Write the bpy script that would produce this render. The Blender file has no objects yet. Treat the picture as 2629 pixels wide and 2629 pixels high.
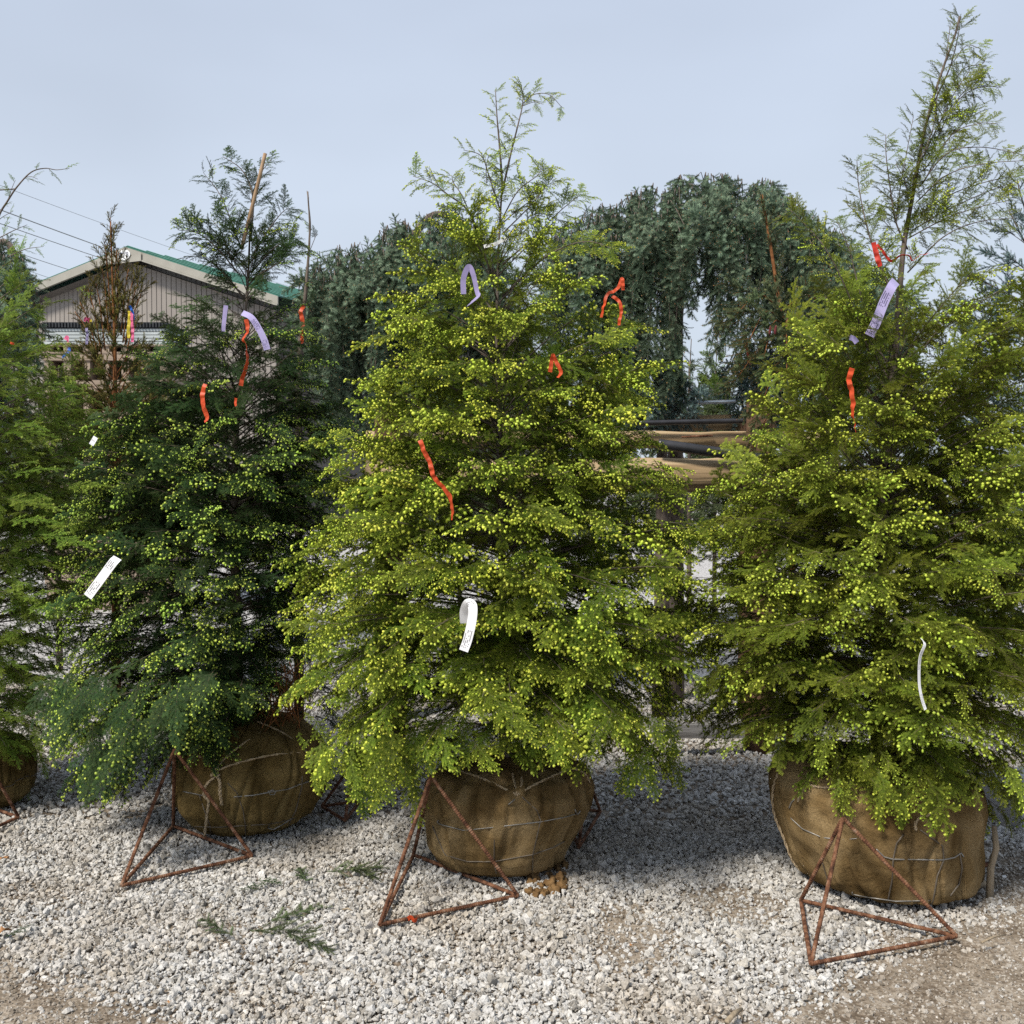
import bpy, bmesh, math, random
import numpy as np
from mathutils import Vector, Matrix, noise as mnoise

# ------------------------------------------------------------------ camera, sky, sun, exposure
SC = bpy.context.scene
COL = SC.collection
F = 2819.0            # focal length in photo pixels (photo is 2629 square)
CX = CY = 1314.5
HOR = 1244.0          # horizon row
CAMZ = 1.6
PITCH = math.atan((CY - HOR) / F)
cam_d = bpy.data.cameras.new('camera')
cam_d.sensor_width = 36.0
cam_d.lens = 36.0 * F / 2629.0
cam_d.clip_end = 2000.0
cam = bpy.data.objects.new('camera', cam_d)
COL.objects.link(cam)
cam.location = (0, 0, CAMZ)
cam.rotation_euler = (math.pi / 2 - PITCH, 0, 0)
SC.camera = cam

SUN_EL = math.radians(50)
SUN_AZ = math.radians(-139)    # direction towards the sun, measured from +Y clockwise (behind the camera, to the left)
sd = Vector((math.sin(SUN_AZ) * math.cos(SUN_EL), math.cos(SUN_AZ) * math.cos(SUN_EL), math.sin(SUN_EL)))
sun_d = bpy.data.lights.new('sun', 'SUN')
sun_d.energy = 4.5
sun_d.angle = math.radians(12)
sun_d.color = (1.0, 0.93, 0.82)
sun = bpy.data.objects.new('sun', sun_d)
COL.objects.link(sun)
sun.rotation_euler = (-sd).to_track_quat('-Z', 'Y').to_euler()

W = bpy.data.worlds.new('World')
SC.world = W
W.use_nodes = True
wn = W.node_tree
wn.nodes.clear()
sky = wn.nodes.new('ShaderNodeTexSky')
sky.sky_type = 'NISHITA'
sky.sun_disc = False
sky.sun_elevation = SUN_EL
sky.sun_rotation = SUN_AZ
sky.air_density = 1.0
sky.dust_density = 3.0
sky.ozone_density = 1.5
sc1 = wn.nodes.new('ShaderNodeMix'); sc1.data_type = 'RGBA'; sc1.blend_type = 'MIX'
tc = wn.nodes.new('ShaderNodeTexCoord')
sep = wn.nodes.new('ShaderNodeSeparateXYZ')
ramp = wn.nodes.new('ShaderNodeValToRGB')       # thin even overcast: paler at the horizon
ramp.color_ramp.elements[0].position = 0.0
ramp.color_ramp.elements[0].color = (6.45, 7.2, 8.05, 1)
ramp.color_ramp.elements[1].position = 0.45
ramp.color_ramp.elements[1].color = (5.3, 6.05, 7.4, 1)
nz = wn.nodes.new('ShaderNodeTexNoise'); nz.inputs['Scale'].default_value = 2.2; nz.inputs['Detail'].default_value = 3
mp = wn.nodes.new('ShaderNodeMapping'); mp.inputs['Scale'].default_value = (1, 1, 2.5)
mr = wn.nodes.new('ShaderNodeMapRange'); mr.inputs['To Min'].default_value = 0.80; mr.inputs['To Max'].default_value = 1.18
mul = wn.nodes.new('ShaderNodeVectorMath'); mul.operation = 'SCALE'
wn.links.new(tc.outputs['Generated'], sep.inputs[0])
wn.links.new(sep.outputs['Z'], ramp.inputs[0])
wn.links.new(tc.outputs['Generated'], mp.inputs[0]); wn.links.new(mp.outputs[0], nz.inputs['Vector'])
wn.links.new(nz.outputs['Fac'], mr.inputs['Value'])
wn.links.new(ramp.outputs[0], mul.inputs[0]); wn.links.new(mr.outputs[0], mul.inputs['Scale'])
sc1.inputs[0].default_value = 0.88
wn.links.new(sky.outputs[0], sc1.inputs[6]); wn.links.new(mul.outputs[0], sc1.inputs[7])
bg = wn.nodes.new('ShaderNodeBackground'); bg.inputs['Strength'].default_value = 0.1
wo = wn.nodes.new('ShaderNodeOutputWorld')
wn.links.new(sc1.outputs[2], bg.inputs[0]); wn.links.new(bg.outputs[0], wo.inputs[0])

vs = SC.view_settings
vs.view_transform = 'Standard'; vs.look = 'None'; vs.gamma = 1.0; vs.exposure = 0.22
vs.use_curve_mapping = False
cy = SC.cycles
cy.use_adaptive_sampling = True; cy.adaptive_threshold = 0.012; cy.use_denoising = False
cy.max_bounces = 4; cy.diffuse_bounces = 2; cy.glossy_bounces = 2; cy.transmission_bounces = 3; cy.transparent_max_bounces = 4

# ------------------------------------------------------------------ helpers
cp, sp = math.cos(PITCH), math.sin(PITCH)
def ray(px, py):
    u, v = (px - CX) / F, -(py - CY) / F
    return Vector((u, cp + v * sp, -sp + v * cp))
def P(px, py, Y):
    d = ray(px, py); return Vector((0, 0, CAMZ)) + d * (Y / d.y)
def G(px, py, z=0.0):
    d = ray(px, py); return Vector((0, 0, CAMZ)) + d * ((z - CAMZ) / d.z)

def new_mat(name, rough=0.8, spec=0.2):
    m = bpy.data.materials.new(name); m.use_nodes = True
    b = m.node_tree.nodes['Principled BSDF']
    b.inputs['Roughness'].default_value = rough
    b.inputs['Specular IOR Level'].default_value = spec
    return m, m.node_tree, b
def N(nt, t, **kw):
    n = nt.nodes.new(t)
    for k, v in kw.items(): setattr(n, k, v)
    return n
def ramp_node(nt, stops, interp='LINEAR'):
    r = N(nt, 'ShaderNodeValToRGB'); cr = r.color_ramp; cr.interpolation = interp
    while len(cr.elements) < len(stops): cr.elements.new(0.5)
    for e, (p, c) in zip(cr.elements, stops):
        e.position = p; e.color = (c[0], c[1], c[2], 1)
    return r
def noise_mat(name, stops, scale=8, rough=0.85, spec=0.15, detail=6, bump=0.0, bscale=None, coord='Object', stretch=None, metallic=0, bdist=0.01):
    m, nt, b = new_mat(name, rough, spec)
    t = N(nt, 'ShaderNodeTexCoord')
    src = t.outputs[coord]
    if stretch:
        mp = N(nt, 'ShaderNodeMapping'); mp.inputs['Scale'].default_value = stretch
        nt.links.new(src, mp.inputs[0]); src = mp.outputs[0]
    n = N(nt, 'ShaderNodeTexNoise'); n.inputs['Scale'].default_value = scale; n.inputs['Detail'].default_value = detail
    nt.links.new(src, n.inputs['Vector'])
    r = ramp_node(nt, stops)
    nt.links.new(n.outputs['Fac'], r.inputs[0]); nt.links.new(r.outputs[0], b.inputs['Base Color'])
    b.inputs['Metallic'].default_value = metallic
    if bump:
        n2 = N(nt, 'ShaderNodeTexNoise'); n2.inputs['Scale'].default_value = bscale or scale * 4; n2.inputs['Detail'].default_value = 5
        nt.links.new(src, n2.inputs['Vector'])
        bp = N(nt, 'ShaderNodeBump'); bp.inputs['Strength'].default_value = bump; bp.inputs['Distance'].default_value = bdist
        nt.links.new(n2.outputs['Fac'], bp.inputs['Height']); nt.links.new(bp.outputs[0], b.inputs['Normal'])
    return m

def link(o, parent=None):
    COL.objects.link(o)
    if parent is not None: o.parent = parent
    return o
def tag(o, label=None, cat=None, group=None, kind=None):
    if label: o['label'] = label
    if cat: o['category'] = cat
    if group: o['group'] = group
    if kind: o['kind'] = kind
    return o
def empty(name, loc=(0, 0, 0)):
    o = bpy.data.objects.new(name, None); o.location = loc; o.empty_display_size = 0.1
    return link(o)

class MB:
    """collects faces in world space; build() makes one mesh object, its origin at its parent's origin"""
    def __init__(s): s.v = []; s.f = []; s.mi = []; s.att = {}
    def add(s, vs, fs, mi=0):
        o = len(s.v); s.v += [tuple(p) for p in vs]; s.f += [tuple(i + o for i in f) for f in fs]; s.mi += [mi] * len(fs)
    def box(s, c, sx, sy, sz, R=None, mi=0):
        pts = [Vector((x * sx / 2, y * sy / 2, z * sz / 2)) for x in (-1, 1) for y in (-1, 1) for z in (-1, 1)]
        if R is not None: pts = [R @ p for p in pts]
        c = Vector(c)
        s.add([c + p for p in pts], [(0, 1, 3, 2), (4, 6, 7, 5), (0, 4, 5, 1), (2, 3, 7, 6), (0, 2, 6, 4), (1, 5, 7, 3)], mi)
    def tube(s, pts, rad, n=6, caps=True, mi=0):
        pts = [Vector(p) for p in pts]
        m = len(pts)
        if not hasattr(rad, '__len__'): rad = [rad] * m
        t0 = (pts[1] - pts[0]).normalized()
        up = Vector((0, 0, 1)) if abs(t0.z) < 0.9 else Vector((1, 0, 0))
        a = t0.cross(up).normalized()
        rings = []
        for i in range(m):
            t = (pts[min(i + 1, m - 1)] - pts[max(i - 1, 0)])
            if t.length < 1e-9: t = t0
            t.normalize()
            a = (a - t * a.dot(t))
            if a.length < 1e-6: a = t.orthogonal()
            a.normalize(); b = t.cross(a)
            rings += [pts[i] + (a * math.cos(2 * math.pi * k / n) + b * math.sin(2 * math.pi * k / n)) * rad[i] for k in range(n)]
        fs = [(i * n + k, i * n + (k + 1) % n, (i + 1) * n + (k + 1) % n, (i + 1) * n + k) for i in range(m - 1) for k in range(n)]
        if caps:
            fs += [tuple(range(n - 1, -1, -1)), tuple((m - 1) * n + k for k in range(n))]
        s.add(rings, fs, mi)
    def build(s, name, mats, parent=None, smooth=False, origin=None):
        me = bpy.data.meshes.new(name)
        off = Vector((0, 0, 0))
        if parent is not None:
            off = parent.matrix_basis.translation.copy()
            if parent.parent is not None: off += parent.parent.matrix_basis.translation
        elif origin is not None: off = Vector(origin)
        me.from_pydata([(p[0] - off.x, p[1] - off.y, p[2] - off.z) for p in s.v], [], s.f)
        if not isinstance(mats, (list, tuple)): mats = [mats]
        for m in mats: me.materials.append(m)
        if len(mats) > 1: me.polygons.foreach_set('material_index', s.mi)
        if smooth: me.polygons.foreach_set('use_smooth', [True] * len(me.polygons))
        for k, a in s.att.items():
            at = me.attributes.new(k, 'FLOAT', 'POINT'); at.data.foreach_set('value', a)
        me.update()
        o = bpy.data.objects.new(name, me)
        if origin is not None and parent is None: o.location = off
        return link(o, parent)

def catmull(pts, per=8):
    pts = [Vector(p) for p in pts]
    if len(pts) < 3:
        return [pts[0].lerp(pts[-1], i / per) for i in range(per + 1)]
    q = [pts[0] * 2 - pts[1]] + pts + [pts[-1] * 2 - pts[-2]]
    out = []
    for i in range(1, len(q) - 2):
        for j in range(per):
            t = j / per
            out.append(0.5 * ((2 * q[i]) + (q[i + 1] - q[i - 1]) * t + (2 * q[i - 1] - 5 * q[i] + 4 * q[i + 1] - q[i + 2]) * t * t + (3 * q[i] - q[i - 1] - 3 * q[i + 1] + q[i + 2]) * t ** 3))
    out.append(pts[-1])
    return out

# ------------------------------------------------------------------ foliage building blocks
def needle_mat(name, col, tipcol, var=0.25, trans=0.3, rough=0.55):
    """needles: 'tint' runs 0 (old, dark) to 1 (fresh tip); every spray differs a little"""
    m, nt, b = new_mat(name, rough, 0.12)
    at = N(nt, 'ShaderNodeAttribute', attribute_name='tint')
    oi = N(nt, 'ShaderNodeObjectInfo')
    mix = N(nt, 'ShaderNodeMix', data_type='RGBA'); mix.inputs[6].default_value = (*col, 1); mix.inputs[7].default_value = (*tipcol, 1)
    nt.links.new(at.outputs['Fac'], mix.inputs[0])
    hsv = N(nt, 'ShaderNodeHueSaturation')
    m1 = N(nt, 'ShaderNodeMapRange'); m1.inputs['To Min'].default_value = 0.5 - 0.018; m1.inputs['To Max'].default_value = 0.5 + 0.014
    m2 = N(nt, 'ShaderNodeMapRange'); m2.inputs['To Min'].default_value = 1 - var; m2.inputs['To Max'].default_value = 1 + var
    wn_ = N(nt, 'ShaderNodeTexWhiteNoise', noise_dimensions='1D')
    nt.links.new(oi.outputs['Random'], wn_.inputs['W'])
    nt.links.new(oi.outputs['Random'], m1.inputs['Value']); nt.links.new(wn_.outputs['Value'], m2.inputs['Value'])
    nt.links.new(m1.outputs[0], hsv.inputs['Hue']); nt.links.new(m2.outputs[0], hsv.inputs['Value'])
    nt.links.new(mix.outputs[2], hsv.inputs['Color'])
    nt.links.new(hsv.outputs[0], b.inputs['Base Color'])
    tr = N(nt, 'ShaderNodeBsdfTranslucent'); nt.links.new(hsv.outputs[0], tr.inputs['Color'])
    ms = N(nt, 'ShaderNodeMixShader'); ms.inputs[0].default_value = trans
    out = nt.nodes['Material Output']
    nt.links.new(b.outputs[0], ms.inputs[1]); nt.links.new(tr.outputs[0], ms.inputs[2]); nt.links.new(ms.outputs[0], out.inputs[0])
    return m

class Frond:
    def __init__(s): s.v = []; s.f = []; s.mi = []; s.t = []; s.bv = []; s.bf = []; s.bt = []
    def tri(s, a, b, c, tint):
        o = len(s.v); s.v += [a, b, c]; s.f.append((o, o + 1, o + 2)); s.mi.append(0); s.t += [tint * 0.8, tint * 0.8, tint]
    def stick(s, p, q, r0, r1):
        d = (q - p).normalized(); a = d.orthogonal().normalized(); b = d.cross(a)
        o = len(s.v)
        for (c, r) in ((p, r0), (q, r1)):
            for k in range(3):
                s.v.append(c + (a * math.cos(k * 2.094) + b * math.sin(k * 2.094)) * r)
                s.t.append(0)
        for k in range(3):
            s.f.append((o + k, o + (k + 1) % 3, o + 3 + (k + 1) % 3, o + 3 + k)); s.mi.append(1)
    def bud(s, rng, p, d, r, l):
        d = d.normalized(); a = d.orthogonal().normalized(); b = d.cross(a)
        o = len(s.bv)
        s.bv.append(p)
        n = 5
        for (tt, rr) in ((0.35, 1.0), (0.72, 0.8)):
            for k in range(n):
                an = 2 * math.pi * k / n + rng.random() * 0.5
                s.bv.append(p + d * l * tt + (a * math.cos(an) + b * math.sin(an)) * r * rr * rng.uniform(0.55, 1.3))
        s.bv.append(p + d * l)
        s.bt += [rng.random()] * (len(s.bv) - o)
        for k in range(n):
            k2 = (k + 1) % n
            s.bf += [(o, o + 1 + k2, o + 1 + k), (o + 1 + k, o + 1 + k2, o + 1 + n + k2, o + 1 + n + k), (o + 1 + n + k, o + 1 + n + k2, o + 1 + 2 * n)]

def twig_needles(fr, rng, p, q, nrm, sag, step, ln, wd, tip, stickr, flat=True, curl=0.0):
    """needles along the twig p-q; sag bends it down"""
    d = q - p; L = d.length; d = d / L
    side = d.cross(nrm).normalized(); nn = side.cross(d)
    n = max(3, int(L / step))
    def at(t): return p + d * (L * t) - Vector((0, 0, sag * t * t))
    k = 3 if L > 0.06 else 1
    for i in range(k):
        fr.stick(at(i / k), at((i + 1) / k), stickr * (1 - 0.5 * i / k), stickr * (1 - 0.5 * (i + 1) / k))
    for i in range(n):
        t = (i + 0.5 + rng.uniform(-0.3, 0.3)) / n
        c = at(t)
        tint = tip * t * t + rng.uniform(0, 0.35)
        l = ln * rng.uniform(0.7, 1.15) * (1.0 if t < 0.85 else 0.8)
        if flat:
            for sgn in (-1, 1):
                ang = math.radians(rng.uniform(48, 72)); up = rng.uniform(-0.25, 0.4)
                v = (d * math.cos(ang) + side * (sgn * math.sin(ang)) + nn * up).normalized()
                w = d * (wd * 0.5)
                c2 = c + d * rng.uniform(-0.5, 0.5) * step
                fr.tri(c2 - w, c2 + w, c2 + v * l, tint)
            if i % 2 == 0:
                v = (d * 0.8 + nn * rng.uniform(0.2, 0.6) + side * rng.uniform(-0.5, 0.5)).normalized()
                fr.tri(c - side * wd * 0.5, c + side * wd * 0.5, c + v * l * 0.7, tint)
        else:
            for kk in range(4):
                an = rng.uniform(0, 6.283)
                rad = side * math.cos(an) + nn * math.sin(an)
                v = (d * rng.uniform(0.35, 0.75) + rad).normalized()
                w = d.cross(rad) * (wd * 0.5)
                c2 = c + d * rng.uniform(-0.5, 0.5) * step
                fr.tri(c2 - w, c2 + w, c2 + v * l, tint)
    return at(1.0), (at(1.0) - at(0.9)).normalized()

def hemlock_frond(seed, L=0.30, width=0.42, droop=0.05, step=0.0031, budp=0.9, sidestep=0.0165, needle=0.0128, nw=0.0030, budr=0.0074):
    rng = random.Random(seed); fr = Frond()
    Z = Vector((0, 0, 1))
    def main(t): return Vector((0.012 * math.sin(3 * t + seed), L * t, -droop * t * t))
    seg = 7
    for i in range(seg):
        p, q = main(i / seg), main((i + 1) / seg)
        e, ed = twig_needles(fr, rng, p, q, Z, 0, step, needle, nw, 0.6, 0.0016 * (1.25 - i / seg))
    if rng.random() < budp: fr.bud(rng, e, ed - Z * 0.2, budr * 1.15, budr * 2.5)
    for i in range(int(L / 0.02)):
        if rng.random() < budp * 0.6:
            t = rng.uniform(0.3, 0.97); fr.bud(rng, main(t) + Vector((rng.uniform(-.004, .004), 0, -0.002)), Vector((rng.uniform(-.8, .8), 0.5, rng.uniform(-1, 0.4))), budr * rng.uniform(0.5, 0.9), budr * rng.uniform(1.4, 2.2))
    n = int(L * 0.94 / sidestep)
    for i in range(n):
        t = 0.05 + 0.93 * (i + rng.uniform(-0.25, 0.25)) / n
        sgn = 1 if i % 2 else -1
        ang = math.radians(rng.uniform(40, 58) * (1.05 - 0.3 * t))
        l = min(0.125, L * width * (1.08 - t) ** 0.85) * rng.uniform(0.4, 1.1) + 0.012
        if t < 0.2: l *= 0.75
        d = Vector((sgn * math.sin(ang), math.cos(ang), rng.uniform(-0.42, 0.34)))
        p = main(t); sag = l * rng.uniform(0.05, 0.38)
        e, ed = twig_needles(fr, rng, p, p + d * l, Z, sag, step, needle, nw, 0.9, 0.0009)
        if rng.random() < budp: fr.bud(rng, e, ed - Z * rng.uniform(0, 0.8), budr * rng.uniform(0.5, 1.2), budr * rng.uniform(1.5, 2.7))
        m = int(l / 0.019)
        for j in range(1, m):
            s2 = 1 if (j + i) % 2 else -1
            tt = j / m * 0.95
            pp = p + d * l * tt - Vector((0, 0, sag * tt * tt))
            sd_ = d.cross(Z).normalized()
            dd = (d * 0.72 + sd_ * s2 * 0.7 + Vector((0, 0, rng.uniform(-0.5, 0.3)))).normalized()
            l2 = l * 0.42 * (1.1 - tt) * rng.uniform(0.7, 1.2) + 0.008
            e2, ed2 = twig_needles(fr, rng, pp, pp + dd * l2, Z, l2 * 0.1, step, needle * 0.9, nw, 1.0, 0.0007)
            if rng.random() < budp * 0.8: fr.bud(rng, e2, ed2 - Z * rng.uniform(0, 1.0), budr * rng.uniform(0.5, 1.1), budr * rng.uniform(1.4, 2.5))
    return fr

def spruce_frond(seed, L=0.32, shoot=0.11, step=0.003, sidestep=0.019, droop=0.03, needle=0.021, nw=0.0032, budp=0.5, spread=50, three_d=True):
    rng = random.Random(seed); fr = Frond(); Z = Vector((0, 0, 1))
    def main(t): return Vector((0.01 * math.sin(4 * t + seed), L * t, -droop * t * t))
    seg = 5
    for i in range(seg):
        e, ed = twig_needles(fr, rng, main(i / seg), main((i + 1) / seg), Z, 0, step, needle, nw, 0.4, 0.0026 * (1.2 - i / seg), flat=False)
    if rng.random() < budp + 0.3: fr.bud(rng, e - ed * 0.004, ed, 0.0045, 0.011)
    n = int(L / sidestep)
    for i in range(n):
        t = 0.06 + 0.9 * (i + rng.uniform(-0.2, 0.2)) / n
        az = i * 2.4 + rng.uniform(-0.4, 0.4) if three_d else (0 if i % 2 else math.pi) + rng.uniform(-0.5, 0.5)
        a = math.radians(rng.uniform(spread - 14, spread + 10))
        d = Vector((math.cos(az) * math.sin(a), math.cos(a), math.sin(az) * math.sin(a)))
        l = shoot * rng.uniform(0.55, 1.15) * (1.15 - 0.55 * t)
        p = main(t)
        e, ed = twig_needles(fr, rng, p, p + d * l, Vector((0.1, 0.2, 1)), 0, step, needle, nw, 0.9, 0.0018, flat=False)
        if rng.random() < budp: fr.bud(rng, e - ed * 0.004, ed, 0.004, 0.010)
    return fr

def proto(name, fr, leafmat, woodmat):
    me = bpy.data.meshes.new(name); me.from_pydata([tuple(p) for p in fr.v], [], fr.f)
    me.materials.append(leafmat); me.materials.append(woodmat)
    me.polygons.foreach_set('material_index', fr.mi)
    a = me.attributes.new('tint', 'FLOAT', 'POINT'); a.data.foreach_set('value', fr.t)
    return bpy.data.objects.new(name, me)
def budproto(name, fr, mat):
    me = bpy.data.meshes.new(name); me.from_pydata([tuple(p) for p in fr.bv], [], fr.bf)
    me.materials.append(mat); me.polygons.foreach_set('use_smooth', [True] * len(me.polygons))
    a = me.attributes.new('tint', 'FLOAT', 'POINT'); a.data.foreach_set('value', fr.bt)
    return bpy.data.objects.new(name, me)

_trees = {}
def scatter(name, pts, rots, scl, idx, protos, parent=None, kind='stuff', label=None):
    """one object whose points each carry one of the protos, by geometry nodes"""
    me = bpy.data.meshes.new(name)
    off = parent.matrix_basis.translation if parent is not None else Vector((0, 0, 0))
    pts = np.asarray(pts, dtype=np.float32).reshape(-1, 3) - np.array(off, dtype=np.float32)
    me.vertices.add(len(pts)); me.vertices.foreach_set('co', pts.ravel())
    a = me.attributes.new('rot', 'FLOAT_VECTOR', 'POINT'); a.data.foreach_set('vector', np.asarray(rots, dtype=np.float32).ravel())
    scl = np.asarray(scl, dtype=np.float32)
    if scl.ndim == 1: scl = np.repeat(scl[:, None], 3, axis=1)
    a = me.attributes.new('scl', 'FLOAT_VECTOR', 'POINT'); a.data.foreach_set('vector', np.ascontiguousarray(scl).ravel())
    a = me.attributes.new('pick', 'INT', 'POINT'); a.data.foreach_set('value', np.asarray(idx, dtype=np.int32))
    for mt in {m.name: m for p in protos for m in p.data.materials}.values(): me.materials.append(mt)
    o = bpy.data.objects.new(name, me); link(o, parent)
    key = tuple(p.name for p in protos)
    if key not in _trees:
        ng = bpy.data.node_groups.new(name + '_scatter', 'GeometryNodeTree')
        ng.interface.new_socket('Geometry', in_out='INPUT', socket_type='NodeSocketGeometry')
        ng.interface.new_socket('Geometry', in_out='OUTPUT', socket_type='NodeSocketGeometry')
        gi = ng.nodes.new('NodeGroupInput'); go = ng.nodes.new('NodeGroupOutput')
        jn = ng.nodes.new('GeometryNodeJoinGeometry')
        for p in protos:
            oi = ng.nodes.new('GeometryNodeObjectInfo'); oi.inputs['Object'].default_value = p
            oi.inputs['As Instance'].default_value = False
            gt = ng.nodes.new('GeometryNodeGeometryToInstance')
            ng.links.new(oi.outputs['Geometry'], gt.inputs[0]); ng.links.new(gt.outputs[0], jn.inputs[0])
        ip = ng.nodes.new('GeometryNodeInstanceOnPoints')
        ip.inputs['Pick Instance'].default_value = True
        def attr(nm, ty):
            n = ng.nodes.new('GeometryNodeInputNamedAttribute'); n.data_type = ty; n.inputs['Name'].default_value = nm
            return n.outputs[0]
        ng.links.new(gi.outputs[0], ip.inputs['Points']); ng.links.new(jn.outputs[0], ip.inputs['Instance'])
        ng.links.new(attr('pick', 'INT'), ip.inputs['Instance Index'])
        er = ng.nodes.new('FunctionNodeEulerToRotation')
        ng.links.new(attr('rot', 'FLOAT_VECTOR'), er.inputs[0]); ng.links.new(er.outputs[0], ip.inputs['Rotation'])
        ng.links.new(attr('scl', 'FLOAT_VECTOR'), ip.inputs['Scale'])
        ng.links.new(ip.outputs[0], go.inputs[0])
        _trees[key] = ng
    md = o.modifiers.new('scatter', 'NODES'); md.node_group = _trees[key]
    o['kind'] = kind
    if label: o['label'] = label
    return o

def frame_euler(d, up):
    d = d.normalized(); x = d.cross(up)
    if x.length < 1e-4: x = d.orthogonal()
    x.normalize(); z = x.cross(d)
    return Matrix(((x.x, d.x, z.x), (x.y, d.y, z.y), (x.z, d.z, z.z))).to_euler()

class Crown:
    """limbs (tubes) and spray positions of one tree"""
    def __init__(s, seed): s.rng = random.Random(seed); s.pts = []; s.rot = []; s.scl = []; s.idx = []; s.u = []; s.limbs = MB()
    def spray(s, p, d, up, scale, n0, n1, u=1.0):
        s.u.append(u)
        s.pts.append(tuple(p)); s.rot.append(tuple(frame_euler(d, up))); s.scl.append(scale); s.idx.append(s.rng.randrange(n0, n1))
    def limb(s, path, r0, r1, n=5):
        m = len(path)
        s.limbs.tube(path, [r0 + (r1 - r0) * i / (m - 1) for i in range(m)], n)

def interp(x, xs, ys): return float(np.interp(x, xs, ys))

def cone_crown(cr, trunk, outline, Y, nb, elev, spacing=0.07, flen=0.30, depthf=0.9, start=0.22, droop=0.0, up_tilt=0.75, pick=(0, 8), ylow=None, inner=1.0, scale=1.0, minr=0.05, side=(32, 58), comp=0.4, topthin=0.5, tier=0.19, tieramp=0.5, rscale=1.0, frontlift=0.0, over=0.03):
    """branches whirled round a trunk, reaching to the outline read from the photo (rows: y, xleft, xright)"""
    rng = cr.rng
    rows = sorted(outline, key=lambda r: -r[0])
    zs = [P(CX, r[0], Y).z for r in rows]
    def tr(z):
        tz = [p.z for p in trunk]
        return Vector((interp(z, tz, [p.x for p in trunk]), interp(z, tz, [p.y for p in trunk]), z))
    Ls = []; Rs = []
    for r, z in zip(rows, zs):
        c = tr(z).x
        Ls.append(max(minr, c - P(r[1], r[0], Y).x)); Rs.append(max(minr, P(r[2], r[0], Y).x - c))
    zz = np.linspace(zs[0], zs[-1], 400)
    w = np.array([0.5 * (interp(z, zs, Ls) + interp(z, zs, Rs)) + 0.06 for z in zz]); w *= np.interp((zz - zs[0]) / (zs[-1] - zs[0]), [0.65, 1], [1, topthin]); cw = np.cumsum(w) / w.sum()
    zmin = zs[0]; zmax = zs[-1]
    for i in range(nb):
        q = (i + rng.random()) / nb
        zt = float(np.interp(q, cw, zz))
        zt += (0.5 * tier) * math.sin(2 * math.pi * zt / tier + 2.0 * math.sin(i * 2.39996)) * tieramp
        a = i * 2.39996 + rng.uniform(-0.35, 0.35)
        ca, sa = math.cos(a), math.sin(a)
        Lr, Rr = interp(zt, zs, Ls), interp(zt, zs, Rs)
        X = Rr if ca > 0 else Lr
        M = 0.5 * (Lr + Rr) * depthf
        R = 1.0 / math.sqrt((ca / X) ** 2 + (sa / M) ** 2)
        h0 = (zt - zmin) / (zmax - zmin); zt += max(0.0, -sa) * frontlift * max(0.0, 1 - h0 / 0.25)
        R = max(0.04, R - over)
        R *= rscale * rng.choice((rng.uniform(0.70, 0.95), rng.uniform(0.9, 1.05), rng.uniform(0.94, 1.1)))
        h = (zt - zmin) / (zmax - zmin)
        e = math.radians(interp(h, [x[0] for x in elev], [x[1] for x in elev]) + rng.uniform(-9, 9))
        zb = max(trunk[0].z + 0.03, min(zt - R * math.tan(e), trunk[-1].z - 0.02))
        b = tr(zb); t = tr(zt); tip = Vector((t.x + ca * R, t.y + sa * R, zt))
        lowness = max(0.0, 1 - h / 0.3)
        mid = b.lerp(tip, 0.55) + Vector((0, 0, R * (0.10 + 0.14 * lowness))) + Vector((-sa, ca, 0)) * rng.uniform(-0.08, 0.08) * R
        path = [b * (1 - u) ** 2 + mid * 2 * u * (1 - u) + tip * u * u for u in [k / 6 for k in range(7)]]
        ln = sum((path[k + 1] - path[k]).length for k in range(6))
        cr.limb(path, 0.0022 + 0.0038 * min(1.2, ln), 0.0009, 5)
        n = max(2, int(ln * (1 - start) / spacing))
        def at(u):
            f = u * 6; k = min(5, int(f)); return path[k].lerp(path[k + 1], f - k), (path[k + 1] - path[k]).normalized()
        rad = Vector((ca, sa, 0))
        for k in range(n):
            u = start + (1 - start) * (k + rng.uniform(0.1, 0.9)) / n
            p, d = at(min(u, 0.999))
            sg = 1 if k % 2 else -1
            ang = math.radians(rng.uniform(*side)) * sg
            upv = (Vector((0, 0, 1)) + rad * up_tilt + Vector((rng.uniform(-.5, .5), rng.uniform(-.5, .5), 0))).normalized()
            sidev = d.cross(upv).normalized()
            dd = d * math.cos(ang) + sidev * math.sin(ang) + Vector((0, 0, rng.uniform(-0.15, 0.12) - droop * (0.3 + lowness)))
            sc = scale * rng.uniform(0.62, 1.0) * (1.0 if u < 0.75 else 0.85) * min(1.0, 0.30 + 1.2 * ln)
            cr.spray(p, dd, upv, sc, *pick, u=u)
            if u > 0.35 and rng.random() < comp:
                d3 = d * 0.7 + sidev * rng.uniform(-0.7, 0.7) + Vector((0, 0, -rng.uniform(0.25, 0.8)))
                cr.spray(p, d3, rad + Vector((rng.uniform(-.5, .5), rng.uniform(-.5, .5), 0.6)), sc * rng.uniform(0.6, 0.85), *pick, u=u * 0.8)
        p, d = at(0.97)
        cr.spray(p - d * 0.10 * scale, d + Vector((0, 0, -droop * 0.5)), Vector((0, 0, 1)) + rad * up_tilt, scale * rng.uniform(0.7, 0.95) * min(1, 0.32 + 1.2 * ln), *pick)
    return tr

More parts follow.
